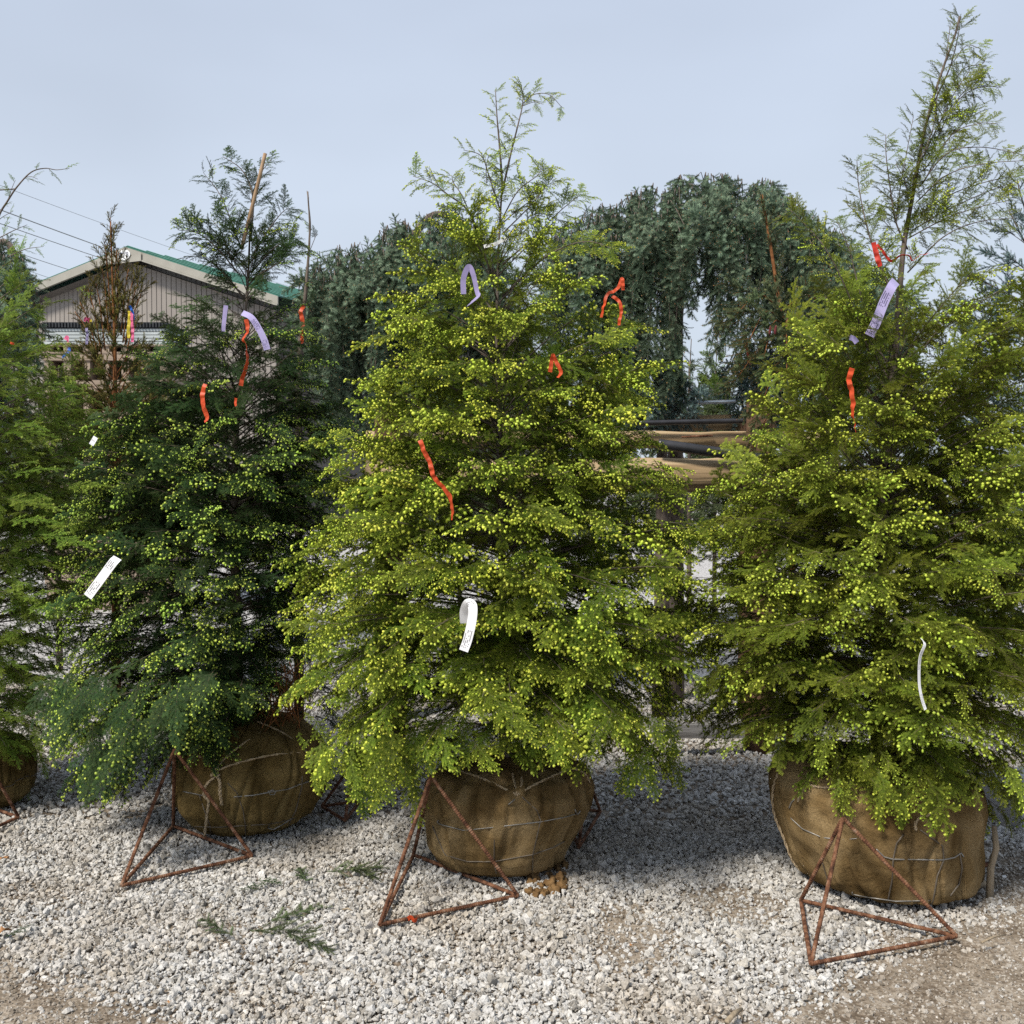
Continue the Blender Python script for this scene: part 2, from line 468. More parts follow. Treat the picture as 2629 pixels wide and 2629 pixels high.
def top_stem(cr, pts, r0, r1, gap, sz, pick, up=0.5, fan=(35, 65), skip=0.0):
    """a bare shoot of the sparse top, short sprays along it"""
    path = catmull(pts, 6); rng = cr.rng
    cr.limb(path, r0, r1, 5)
    ln = sum((path[k + 1] - path[k]).length for k in range(len(path) - 1))
    n = max(1, int(ln * (1 - skip) / gap)); acc = []
    for k in range(n):
        u = skip + (1 - skip) * (k + rng.uniform(0.2, 0.8)) / n
        f = u * (len(path) - 1); i = min(len(path) - 2, int(f)); p = path[i].lerp(path[i + 1], f - i); d = (path[i + 1] - path[i]).normalized()
        s = d.cross(Vector((0, 1, 0))); s = s.normalized() if s.length > 0.05 else Vector((1, 0, 0))
        az = rng.uniform(-0.9, 0.9) + (math.pi if k % 2 else 0)
        o = s * math.cos(az) + d.cross(s) * math.sin(az)
        an = math.radians(rng.uniform(*fan))
        cr.spray(p, d * math.cos(an) + o * math.sin(an) + Vector((0, 0, up * 0.2)), Vector((rng.uniform(-.4, .4), -0.5, 1)), sz * rng.uniform(0.6, 1.25) * (1.15 - 0.4 * u), *pick)

# ------------------------------------------------------------------ materials
M = {}
M['bark'] = noise_mat('bark', [(0.3, (0.07, 0.055, 0.045)), (0.7, (0.2, 0.165, 0.14))], 40, 0.9, 0.1, bump=0.5, bscale=90, stretch=(1, 1, 0.35))
M['twig'] = noise_mat('twig', [(0.3, (0.10, 0.07, 0.045)), (0.7, (0.22, 0.16, 0.10))], 60, 0.85, 0.1)
M['twig_dark'] = noise_mat('twig_dark', [(0.3, (0.05, 0.033, 0.024)), (0.7, (0.12, 0.08, 0.055))], 60, 0.85, 0.1)
M['twig_orange'] = noise_mat('twig_orange', [(0.3, (0.13, 0.05, 0.02)), (0.7, (0.26, 0.12, 0.05))], 60, 0.85, 0.1)
M['h_mid'] = needle_mat('hemlock_needles_bright', (0.070, 0.124, 0.015), (0.27, 0.355, 0.035))
M['h_dark'] = needle_mat('hemlock_needles_dark', (0.021, 0.050, 0.019), (0.078, 0.140, 0.038))
M['h_olive'] = needle_mat('hemlock_needles_olive', (0.084, 0.124, 0.015), (0.28, 0.34, 0.036))
M['h_left'] = needle_mat('hemlock_needles_yellow_green', (0.105, 0.190, 0.026), (0.31, 0.42, 0.06))
M['s_blue'] = needle_mat('spruce_needles_blue', (0.120, 0.180, 0.120), (0.245, 0.335, 0.225), trans=0.15)
M['s_grey'] = needle_mat('spruce_needles_grey_blue', (0.124, 0.195, 0.189), (0.202, 0.286, 0.280), trans=0.15)
M['s_olive'] = needle_mat('spruce_needles_olive', (0.098, 0.107, 0.023), (0.227, 0.195, 0.058), trans=0.15)
M['s_green'] = needle_mat('spruce_needles_green', (0.088, 0.131, 0.062), (0.169, 0.206, 0.100), trans=0.15)
M['thuja'] = needle_mat('arborvitae_needles', (0.085, 0.145, 0.03), (0.15, 0.22, 0.05), trans=0.2)
M['bud_lime'] = needle_mat('lime_buds', (0.46, 0.58, 0.06), (0.80, 0.86, 0.16), var=0.22, trans=0.35, rough=0.5)
M['bud_green'] = needle_mat('green_buds', (0.38, 0.55, 0.08), (0.66, 0.79, 0.17), var=0.22, trans=0.35, rough=0.5)
M['bud_olive'] = needle_mat('olive_buds', (0.38, 0.50, 0.06), (0.68, 0.77, 0.13), var=0.25, trans=0.35, rough=0.5)
M['bud_dull'] = needle_mat('dull_buds', (0.20, 0.24, 0.05), (0.20, 0.24, 0.05), var=0.3, trans=0.25, rough=0.6)
M['bud_brown'] = needle_mat('brown_buds', (0.26, 0.14, 0.06), (0.26, 0.14, 0.06), var=0.3, trans=0.1, rough=0.7)
M['rust'] = noise_mat('rusty_steel', [(0.3, (0.040, 0.020, 0.014)), (0.45, (0.115, 0.052, 0.030)), (0.58, (0.20, 0.098, 0.056)), (0.72, (0.28, 0.19, 0.135))], 40, 0.9, 0.15, detail=9, bump=0.6, bscale=180)
M['wire'] = noise_mat('galvanised_wire', [(0.3, (0.16, 0.15, 0.13)), (0.7, (0.36, 0.35, 0.33))], 20, 0.5, 0.5, metallic=0.5)
M['wire_old'] = noise_mat('weathered_wire', [(0.3, (0.08, 0.065, 0.05)), (0.7, (0.20, 0.17, 0.135))], 15, 0.6, 0.4, metallic=0.3)
M['twine'] = noise_mat('jute_twine', [(0.3, (0.34, 0.25, 0.15)), (0.7, (0.62, 0.50, 0.34))], 150, 0.95, 0.05, bump=0.8, bscale=300)
M['soil'] = noise_mat('clay_soil', [(0.3, (0.10, 0.058, 0.026)), (0.7, (0.21, 0.13, 0.06))], 30, 0.95, 0.05, bump=1.0, bscale=60)
M['log'] = noise_mat('weathered_log', [(0.2, (0.12, 0.075, 0.04)), (0.5, (0.34, 0.25, 0.15)), (0.8, (0.50, 0.40, 0.26))], 5, 0.9, 0.1, detail=8, bump=0.6, bscale=12, stretch=(0.25, 5, 5))
M['post'] = noise_mat('brown_post', [(0.25, (0.05, 0.03, 0.02)), (0.75, (0.16, 0.095, 0.06))], 6, 0.9, 0.1, bump=0.7, bscale=12, stretch=(5, 5, 0.3))
M['pipe_black'] = noise_mat('black_pipe', [(0.3, (0.012, 0.012, 0.014)), (0.7, (0.035, 0.035, 0.04))], 10, 0.3, 0.5)
M['pipe_steel'] = noise_mat('steel_pipe', [(0.3, (0.30, 0.36, 0.42)), (0.7, (0.5, 0.55, 0.6))], 10, 0.3, 0.5, metallic=0.8)
M['grey_plank'] = noise_mat('grey_plank', [(0.3, (0.16, 0.15, 0.14)), (0.7, (0.33, 0.32, 0.31))], 6, 0.9, 0.1, stretch=(0.3, 4, 4), bump=0.4)
M['concrete'] = noise_mat('concrete', [(0.3, (0.34, 0.33, 0.33)), (0.7, (0.50, 0.49, 0.48))], 12, 0.9, 0.1, bump=0.4)
M['stick'] = noise_mat('grey_stick', [(0.3, (0.20, 0.16, 0.11)), (0.7, (0.40, 0.33, 0.24))], 14, 0.9, 0.1, stretch=(4, 4, 0.4), bump=0.5)
M['bamboo'] = noise_mat('cane', [(0.3, (0.22, 0.14, 0.08)), (0.7, (0.40, 0.28, 0.18))], 20, 0.7, 0.2, stretch=(3, 3, 0.5))
M['leaf_brown'] = noise_mat('dry_leaf', [(0.3, (0.18, 0.08, 0.04)), (0.7, (0.45, 0.27, 0.13))], 30, 0.8, 0.1)
def ribbon_mat(name, c, tr=0.25):
    m, nt, b = new_mat(name, 0.45, 0.3)
    t = N(nt, 'ShaderNodeTexCoord'); n = N(nt, 'ShaderNodeTexNoise'); n.inputs['Scale'].default_value = 25; nt.links.new(t.outputs['Object'], n.inputs['Vector'])
    r = ramp_node(nt, [(0.3, [x * 0.8 for x in c]), (0.7, [min(1, x * 1.1) for x in c])]); nt.links.new(n.outputs['Fac'], r.inputs[0])
    nt.links.new(r.outputs[0], b.inputs['Base Color'])
    tl = N(nt, 'ShaderNodeBsdfTranslucent'); nt.links.new(r.outputs[0], tl.inputs[0])
    ms = N(nt, 'ShaderNodeMixShader'); ms.inputs[0].default_value = tr
    nt.links.new(b.outputs[0], ms.inputs[1]); nt.links.new(tl.outputs[0], ms.inputs[2]); nt.links.new(ms.outputs[0], nt.nodes['Material Output'].inputs[0])
    return m
M['orange'] = ribbon_mat('orange_flagging', (0.62, 0.085, 0.025))
M['red'] = ribbon_mat('red_flagging', (0.62, 0.05, 0.03))
M['purple'] = ribbon_mat('purple_label_film', (0.36, 0.32, 0.55))
M['pink'] = ribbon_mat('pink_flagging', (0.80, 0.16, 0.34))
M['yellow'] = ribbon_mat('yellow_flagging', (0.68, 0.56, 0.05))
M['blue'] = ribbon_mat('blue_flagging', (0.02, 0.12, 0.50))
def tag_mat(name, base, ink):
    """printed tag: rows of small dark print near both ends; u runs along, v across"""
    m, nt, b = new_mat(name, 0.5, 0.3)
    u = N(nt, 'ShaderNodeAttribute', attribute_name='u'); v = N(nt, 'ShaderNodeAttribute', attribute_name='v')
    def mth(op, a, c=None):
        n = N(nt, 'ShaderNodeMath', operation=op)
        if isinstance(a, (int, float)): n.inputs[0].default_value = a
        else: nt.links.new(a, n.inputs[0])
        if c is not None:
            if isinstance(c, (int, float)): n.inputs[1].default_value = c
            else: nt.links.new(c, n.inputs[1])
        return n.outputs[0]
    rows = mth('LESS_THAN', mth('FRACT', mth('MULTIPLY', v.outputs['Fac'], 5.0)), 0.55)
    cmb = N(nt, 'ShaderNodeCombineXYZ')
    nt.links.new(mth('FLOOR', mth('MULTIPLY', u.outputs['Fac'], 70.0)), cmb.inputs[0]); nt.links.new(mth('FLOOR', mth('MULTIPLY', v.outputs['Fac'], 5.0)), cmb.inputs[1])
    wnz = N(nt, 'ShaderNodeTexWhiteNoise', noise_dimensions='2D'); nt.links.new(cmb.outputs[0], wnz.inputs['Vector'])
    letters = mth('GREATER_THAN', wnz.outputs['Value'], 0.35)
    a1 = mth('MULTIPLY', mth('GREATER_THAN', u.outputs['Fac'], 0.30), mth('LESS_THAN', u.outputs['Fac'], 0.50))
    a2 = mth('MULTIPLY', mth('GREATER_THAN', u.outputs['Fac'], 0.76), mth('LESS_THAN', u.outputs['Fac'], 0.96))
    inner = mth('MULTIPLY', mth('GREATER_THAN', v.outputs['Fac'], 0.1), mth('LESS_THAN', v.outputs['Fac'], 0.9))
    f = mth('MULTIPLY', mth('MULTIPLY', rows, letters), mth('MULTIPLY', inner, mth('ADD', a1, a2)))
    mix = N(nt, 'ShaderNodeMix', data_type='RGBA'); mix.inputs[6].default_value = (*base, 1); mix.inputs[7].default_value = (*ink, 1)
    nt.links.new(mth('MULTIPLY', f, 0.8), mix.inputs[0]); nt.links.new(mix.outputs[2], b.inputs['Base Color'])
    return m
M['tag_white'] = tag_mat('printed_white_tag', (0.82, 0.83, 0.85), (0.12, 0.12, 0.14))
M['tag_purple'] = tag_mat('printed_purple_tag', (0.40, 0.36, 0.60), (0.06, 0.05, 0.12))

def burlap_mat(name, a, b_, c):
    m, nt, b = new_mat(name, 0.95, 0.05)
    t = N(nt, 'ShaderNodeTexCoord')
    n = N(nt, 'ShaderNodeTexNoise'); n.inputs['Scale'].default_value = 5.5; n.inputs['Detail'].default_value = 8; n.inputs['Distortion'].default_value = 0.6
    nt.links.new(t.outputs['Object'], n.inputs['Vector'])
    r = ramp_node(nt, [(0.32, a), (0.5, b_), (0.68, c)]); nt.links.new(n.outputs['Fac'], r.inputs[0])
    # weave: crossed threads
    sx = N(nt, 'ShaderNodeSeparateXYZ'); nt.links.new(t.outputs['Object'], sx.inputs[0])
    at = N(nt, 'ShaderNodeAttribute', attribute_name='u')
    def wave(src, sc):
        m_ = N(nt, 'ShaderNodeMath', operation='MULTIPLY'); nt.links.new(src, m_.inputs[0]); m_.inputs[1].default_value = sc
        s_ = N(nt, 'ShaderNodeMath', operation='SINE'); nt.links.new(m_.outputs[0], s_.inputs[0]); return s_.outputs[0]
    w1 = wave(sx.outputs['Z'], 2600); w2 = wave(at.outputs['Fac'], 2600)
    mu = N(nt, 'ShaderNodeMath', operation='ADD'); nt.links.new(w1, mu.inputs[0]); nt.links.new(w2, mu.inputs[1])
    n2 = N(nt, 'ShaderNodeTexNoise'); n2.inputs['Scale'].default_value = 160; nt.links.new(t.outputs['Object'], n2.inputs['Vector'])
    ad = N(nt, 'ShaderNodeMath', operation='MULTIPLY_ADD'); nt.links.new(n2.outputs['Fac'], ad.inputs[0]); ad.inputs[1].default_value = 5.0; nt.links.new(mu.outputs[0], ad.inputs[2])
    bp = N(nt, 'ShaderNodeBump'); bp.inputs['Strength'].default_value = 0.6; bp.inputs['Distance'].default_value = 0.0015
    n3 = N(nt, 'ShaderNodeTexNoise'); n3.inputs['Scale'].default_value = 9; n3.inputs['Detail'].default_value = 5; n3.inputs['Distortion'].default_value = 1.6
    nt.links.new(t.outputs['Object'], n3.inputs['Vector'])
    b0 = N(nt, 'ShaderNodeBump'); b0.inputs['Strength'].default_value = 0.9; b0.inputs['Distance'].default_value = 0.035; nt.links.new(n3.outputs['Fac'], b0.inputs['Height']); nt.links.new(b0.outputs[0], bp.inputs['Normal'])
    nt.links.new(ad.outputs[0], bp.inputs['Height']); nt.links.new(bp.outputs[0], b.inputs['Normal'])
    mr_ = N(nt, 'ShaderNodeMapRange'); mr_.inputs['From Min'].default_value = -1; mr_.inputs['From Max'].default_value = 4.5; mr_.inputs['To Min'].default_value = 0.62; mr_.inputs['To Max'].default_value = 1.5
    nt.links.new(ad.outputs[0], mr_.inputs['Value'])
    hs = N(nt, 'ShaderNodeHueSaturation'); nt.links.new(mr_.outputs[0], hs.inputs['Value']); nt.links.new(r.outputs[0], hs.inputs['Color'])
    nt.links.new(hs.outputs[0], b.inputs['Base Color'])
    return m
M['burlap'] = burlap_mat('burlap', (0.105, 0.066, 0.026), (0.195, 0.132, 0.060), (0.30, 0.215, 0.110))
M['burlap_dark'] = burlap_mat('burlap_olive', (0.085, 0.057, 0.020), (0.150, 0.104, 0.040), (0.205, 0.148, 0.062))

# ------------------------------------------------------------------ ground and gravel
def vnoise(x, y, s, o=0.0): return mnoise.noise(Vector((x * s, y * s, o)))
gFL_a, gFL_b = G(0, 2470), G(520, 2640)
gFR_a, gFR_b, gFR_c = G(2629, 2290), G(2330, 2445), G(1880, 2640)
patches = [(G(1610, 2410), 0.24, 0.62), (G(1900, 2330), 0.22, 0.55), (G(620, 2400), 0.16, 0.3), (G(2380, 2480), 0.25, 0.6), (G(930, 2260), 0.16, 0.35), (G(2520, 2240), 0.45, 0.6), (G(60, 2330), 0.25, 0.25)]
def side_of(a, b, x, y):
    d = (b - a).normalized(); return (x - a.x) * d.y - (y - a.y) * d.x      # > 0 on the camera side when a is left of b
def sstep(e0, e1, x):
    t = max(0.0, min(1.0, (x - e0) / (e1 - e0))); return t * t * (3 - 2 * t)
def dirt(x, y):
    n = 0.10 * vnoise(x, y, 3.0) + 0.05 * vnoise(x, y, 9.0, 3)
    m = sstep(-0.10, 0.14, side_of(gFL_a, gFL_b, x, y) + n) if x < 0.3 else 0.0
    if x > 0.4:
        s = min(side_of(gFR_b, gFR_a, x, y) * -1 if False else -side_of(gFR_a, gFR_b, x, y), 9)
        s2 = -side_of(gFR_b, gFR_c, x, y)
        m = max(m, sstep(-0.16, 0.16, min(s, s2) + n))
    for c, r, a in patches:
        q = math.hypot(x - c.x, (y - c.y) * 0.7) + n * 0.8
        m = max(m, a * (1 - sstep(r * 0.4, r, q)))
    return m
def grid_axis(lo, hi, fine, c0, c1):
    xs = list(np.arange(c0, c1 + 1e-6, fine)); st = fine
    a = c0
    while a > lo: st *= 1.5; a -= st; xs.insert(0, a)
    st = fine; a = c1
    while a < hi: st *= 1.5; a += st; xs.append(a)
    return xs
gx = grid_axis(-500, 500, 0.06, -4.2, 4.2); gy = grid_axis(-60, 900, 0.06, 2.4, 9.0)
gv = []; gd = []
for y in gy:
    for x in gx:
        near = abs(x) < 5 and 2 < y < 10
        dm = dirt(x, y) if near else 0.0
        gv.append((x, y, (0.012 * vnoise(x, y, 1.3) + 0.005 * vnoise(x, y, 6) - 0.004 if near else -0.004)))
        gd.append(dm)
nx = len(gx)
gf = [(j * nx + i, j * nx + i + 1, (j + 1) * nx + i + 1, (j + 1) * nx + i) for j in range(len(gy) - 1) for i in range(nx - 1)]
def gz(x, y): return 0.012 * vnoise(x, y, 1.3) + 0.005 * vnoise(x, y, 6) - 0.004 if abs(x) < 5 and 2 < y < 10 else -0.004
m, nt, b = new_mat('yard_soil', 0.95, 0.1)
t = N(nt, 'ShaderNodeTexCoord')
n1 = N(nt, 'ShaderNodeTexNoise'); n1.inputs['Scale'].default_value = 5; n1.inputs['Detail'].default_value = 9
n2 = N(nt, 'ShaderNodeTexNoise'); n2.inputs['Scale'].default_value = 70; n2.inputs['Detail'].default_value = 6
vo = N(nt, 'ShaderNodeTexVoronoi'); vo.inputs['Scale'].default_value = 38
for q in (n1, n2, vo): nt.links.new(t.outputs['Object'], q.inputs['Vector'])
r1 = ramp_node(nt, [(0.28, (0.11, 0.085, 0.062)), (0.5, (0.22, 0.18, 0.138)), (0.74, (0.36, 0.315, 0.26))])
ad = N(nt, 'ShaderNodeMath', operation='MULTIPLY_ADD'); nt.links.new(n2.outputs['Fac'], ad.inputs[0]); ad.inputs[1].default_value = 1.0; ad.inputs[2].default_value = -0.5
ad2 = N(nt, 'ShaderNodeMath', operation='ADD'); nt.links.new(n1.outputs['Fac'], ad2.inputs[0]); nt.links.new(ad.outputs[0], ad2.inputs[1])
nt.links.new(ad2.outputs[0], r1.inputs[0])
rg = ramp_node(nt, [(0.0, (0.60, 0.59, 0.58)), (0.5, (0.42, 0.41, 0.40)), (0.85, (0.16, 0.15, 0.15))]); nt.links.new(vo.outputs['Distance'], rg.inputs[0])
att = N(nt, 'ShaderNodeAttribute', attribute_name='far')
mx = N(nt, 'ShaderNodeMix', data_type='RGBA'); nt.links.new(att.outputs['Fac'], mx.inputs[0]); nt.links.new(r1.outputs[0], mx.inputs[6]); nt.links.new(rg.outputs[0], mx.inputs[7])
nt.links.new(mx.outputs[2], b.inputs['Base Color'])
bp = N(nt, 'ShaderNodeBump'); bp.inputs['Strength'].default_value = 0.8; bp.inputs['Distance'].default_value = 0.012; nt.links.new(n2.outputs['Fac'], bp.inputs['Height']); nt.links.new(bp.outputs[0], b.inputs['Normal'])
M['ground'] = m
gm = MB(); gm.v = gv; gm.f = gf; gm.mi = [0] * len(gf)
gm.att = {'far': [sstep(6.5, 9.0, math.hypot(p[0] * 0.6, p[1])) * (1 - d) for p, d in zip(gv, gd)]}
ground = gm.build('ground', M['ground'], smooth=True); tag(ground, 'brown dirt and gravel nursery yard ground', None, kind='structure')

# crushed limestone: angular hulls
def stone_proto(seed, mat):
    rng = random.Random(seed); bm = bmesh.new()
    ax = (rng.uniform(0.8, 1.25), rng.uniform(0.65, 1.0), rng.uniform(0.45, 0.75))
    for k in range(15):
        v = Vector((rng.gauss(0, 1), rng.gauss(0, 1), rng.gauss(0, 1))).normalized() * rng.uniform(0.8, 1.0)
        bm.verts.new((v.x * ax[0], v.y * ax[1], v.z * ax[2]))
    bmesh.ops.convex_hull(bm, input=bm.verts)
    loose = [v for v in bm.verts if not v.link_faces]
    bmesh.ops.delete(bm, geom=loose, context='VERTS')
    me = bpy.data.meshes.new('stone'); bm.to_mesh(me); bm.free(); me.materials.append(mat)
    return bpy.data.objects.new('stone', me)
def stone_mat(name, stops):
    m, nt, b = new_mat(name, 0.9, 0.15)
    oi = N(nt, 'ShaderNodeObjectInfo'); r = ramp_node(nt, stops); nt.links.new(oi.outputs['Random'], r.inputs[0])
    t = N(nt, 'ShaderNodeTexCoord'); n = N(nt, 'ShaderNodeTexNoise'); n.inputs['Scale'].default_value = 1.6; n.inputs['Detail'].default_value = 6
    nt.links.new(t.outputs['Object'], n.inputs['Vector'])
    mr_ = N(nt, 'ShaderNodeMapRange'); mr_.inputs['From Min'].default_value = 0.3; mr_.inputs['From Max'].default_value = 0.7; mr_.inputs['To Min'].default_value = 0.8; mr_.inputs['To Max'].default_value = 1.12; nt.links.new(n.outputs['Fac'], mr_.inputs['Value'])
    hs = N(nt, 'ShaderNodeHueSaturation'); nt.links.new(mr_.outputs[0], hs.inputs['Value']); nt.links.new(r.outputs[0], hs.inputs['Color'])
    ge = N(nt, 'ShaderNodeNewGeometry'); nm = N(nt, 'ShaderNodeTexNoise'); nm.inputs['Scale'].default_value = 1.7; nm.inputs['Detail'].default_value = 4
    nt.links.new(ge.outputs['Position'], nm.inputs['Vector'])
    mm = N(nt, 'ShaderNodeMapRange'); mm.inputs['From Min'].default_value = 0.48; mm.inputs['From Max'].default_value = 0.72; mm.inputs['To Max'].default_value = 0.75; nt.links.new(nm.outputs['Fac'], mm.inputs['Value'])
    mt = N(nt, 'ShaderNodeMix', data_type='RGBA', blend_type='MULTIPLY'); nt.links.new(mm.outputs[0], mt.inputs[0]); nt.links.new(hs.outputs[0], mt.inputs[6]); mt.inputs[7].default_value = (0.78, 0.69, 0.58, 1)
    nt.links.new(mt.outputs[2], b.inputs['Base Color'])
    bp = N(nt, 'ShaderNodeBump'); bp.inputs['Strength'].default_value = 0.35; bp.inputs['Distance'].default_value = 0.15; nt.links.new(n.outputs['Fac'], bp.inputs['Height']); nt.links.new(bp.outputs[0], b.inputs['Normal'])
    return m
M['stone'] = stone_mat('limestone', [(0.0, (0.25, 0.235, 0.21)), (0.14, (0.36, 0.34, 0.31)), (0.38, (0.46, 0.45, 0.43)), (0.6, (0.52, 0.51, 0.495)), (0.8, (0.58, 0.57, 0.55)), (0.9, (0.44, 0.41, 0.36)), (1.0, (0.68, 0.67, 0.65))])
M['stone_dirty'] = stone_mat('dusty_limestone', [(0.0, (0.17, 0.145, 0.115)), (0.4, (0.29, 0.255, 0.215)), (0.75, (0.37, 0.335, 0.29)), (1.0, (0.50, 0.48, 0.45))])
stones = [stone_proto(100 + k, M['stone']) for k in range(14)]
grit = [stone_proto(200 + k, M['stone_dirty']) for k in range(8)]
rng = np.random.default_rng(7)
def scatter_stones(n, y0, y1, size, dirty):
    ys = np.sqrt(rng.uniform(y0 ** 2, y1 ** 2, n)); xs = rng.uniform(-0.56, 0.56, n) * ys
    pts = []; rot = []; scl = []
    szs = np.clip(np.exp(rng.normal(math.log(size), 0.33, n)), size * 0.45, size * 2.1)
    u = rng.uniform(0, 1, n); er = rng.uniform(-3.14, 3.14, (n, 3)); zz = rng.uniform(0, 1, n)
    for i in range(n):
        d = dirt(xs[i], ys[i])
        if dirty:
            if d < 0.10 or u[i] > d * 1.2: continue
            s = szs[i]; z = -0.1 * s + 0.25 * s * zz[i]
        else:
            if u[i] < min(0.95, d * 1.15): continue
            s = szs[i] * (1 - 0.35 * d); z = (1 - d) * (0.1 * s + 0.013 * zz[i])
        pts.append((xs[i], ys[i], gz(xs[i], ys[i]) + z)); scl.append(s)
        rot.append((er[i][0] * 0.25, er[i][1] * 0.25, er[i][2]) if zz[i] < 0.6 else tuple(er[i]))
    return pts, rot, scl
def stone_layer(name, label, n, y0, y1, size, dirty, protos):
    p, r, s = scatter_stones(n, y0, y1, size, dirty)
    o = scatter(name, p, r, s, rng.integers(0, len(protos), len(p)), protos)
    tag(o, label, 'gravel', kind='stuff'); return o
def join_layers(name, label, layers, protos):
    p = []; r = []; s = []
    for L in layers:
        a, b_, c = scatter_stones(*L); p += a; r += b_; s += c
    o = scatter(name, p, r, s, rng.integers(0, len(protos), len(p)), protos)
    tag(o, label, 'gravel', kind='stuff')
join_layers('gravel', 'loose white and grey crushed limestone gravel covering the yard', [(80000, 2.9, 5.2, 0.0087, False), (9000, 2.9, 5.2, 0.0145, False), (64000, 5.2, 9.0, 0.0130, False)], stones)
join_layers('dirt_pebbles', 'small dusty pebbles pressed into the brown dirt', [(60000, 2.9, 5.6, 0.0052, True), (16000, 2.9, 5.6, 0.0100, True)], grit)

# ------------------------------------------------------------------ spray kinds
HF = [hemlock_frond(10 + k, L=0.26 + 0.02 * (k % 4), width=0.40 + 0.03 * (k % 3), droop=0.02 + 0.02 * (k % 4)) for k in range(8)]
HT = [hemlock_frond(40 + k, L=0.10, width=0.38, droop=0.008, step=0.0032, sidestep=0.014, budp=0.6, needle=0.011, budr=0.0055) for k in range(4)]
HL = [hemlock_frond(60 + k, L=0.32, width=0.30, droop=0.03 + 0.02 * (k % 3), budp=0.05) for k in range(6)]
SPF = [spruce_frond(80 + k) for k in range(6)]
SPS = [spruce_frond(95 + k, L=0.18, shoot=0.07, sidestep=0.022, spread=36, needle=0.016) for k in range(4)]
SPC = [spruce_frond(110 + k, L=0.36, shoot=0.13, sidestep=0.022, spread=40, droop=0.02) for k in range(6)]
TF = [hemlock_frond(130 + k, L=0.22, width=0.5, droop=0.0, step=0.004, needle=0.014, nw=0.006, budp=0, sidestep=0.012) for k in range(4)]

def kinds(name, fronds, leaf, wood, bud=None):
    return [proto(name + '_spray', f, leaf, wood) for f in fronds], ([budproto(name + '_bud', f, bud) for f in fronds] if bud else None)

def thin(cr, keep):
    """indices kept for buds"""
    r = random.Random(5); return [i for i in range(len(cr.pts)) if r.random() < keep(cr.pts[i]) * sstep(0.38, 0.72, cr.u[i])]

def plant_tree(name, label, cat, base, cr, trunk_path, r0, r1, ks, bark, budkeep=None, group=None, trunkname='trunk'):
    root = empty(name, base); tag(root, label, cat, group)
    tb = MB(); n = len(trunk_path)
    rr = [r1 + (r0 - r1) * (1 - i / (n - 1)) ** 2.2 for i in range(n)]
    tb.tube(trunk_path, rr, 10); tb.build(trunkname, bark, root, smooth=True)
    if cr.limbs.f: cr.limbs.build('limbs', bark, root, smooth=True)['kind'] = 'stuff'
    fol, bud = ks
    scatter('foliage', cr.pts, cr.rot, cr.scl, cr.idx, fol, root)
    if bud:
        ids = thin(cr, budkeep or (lambda p: 1.0))
        scatter('buds', [cr.pts[i] for i in ids], [cr.rot[i] for i in ids], [cr.scl[i] for i in ids], [cr.idx[i] for i in ids], bud, root, label='new pale green growth buds')
    return root

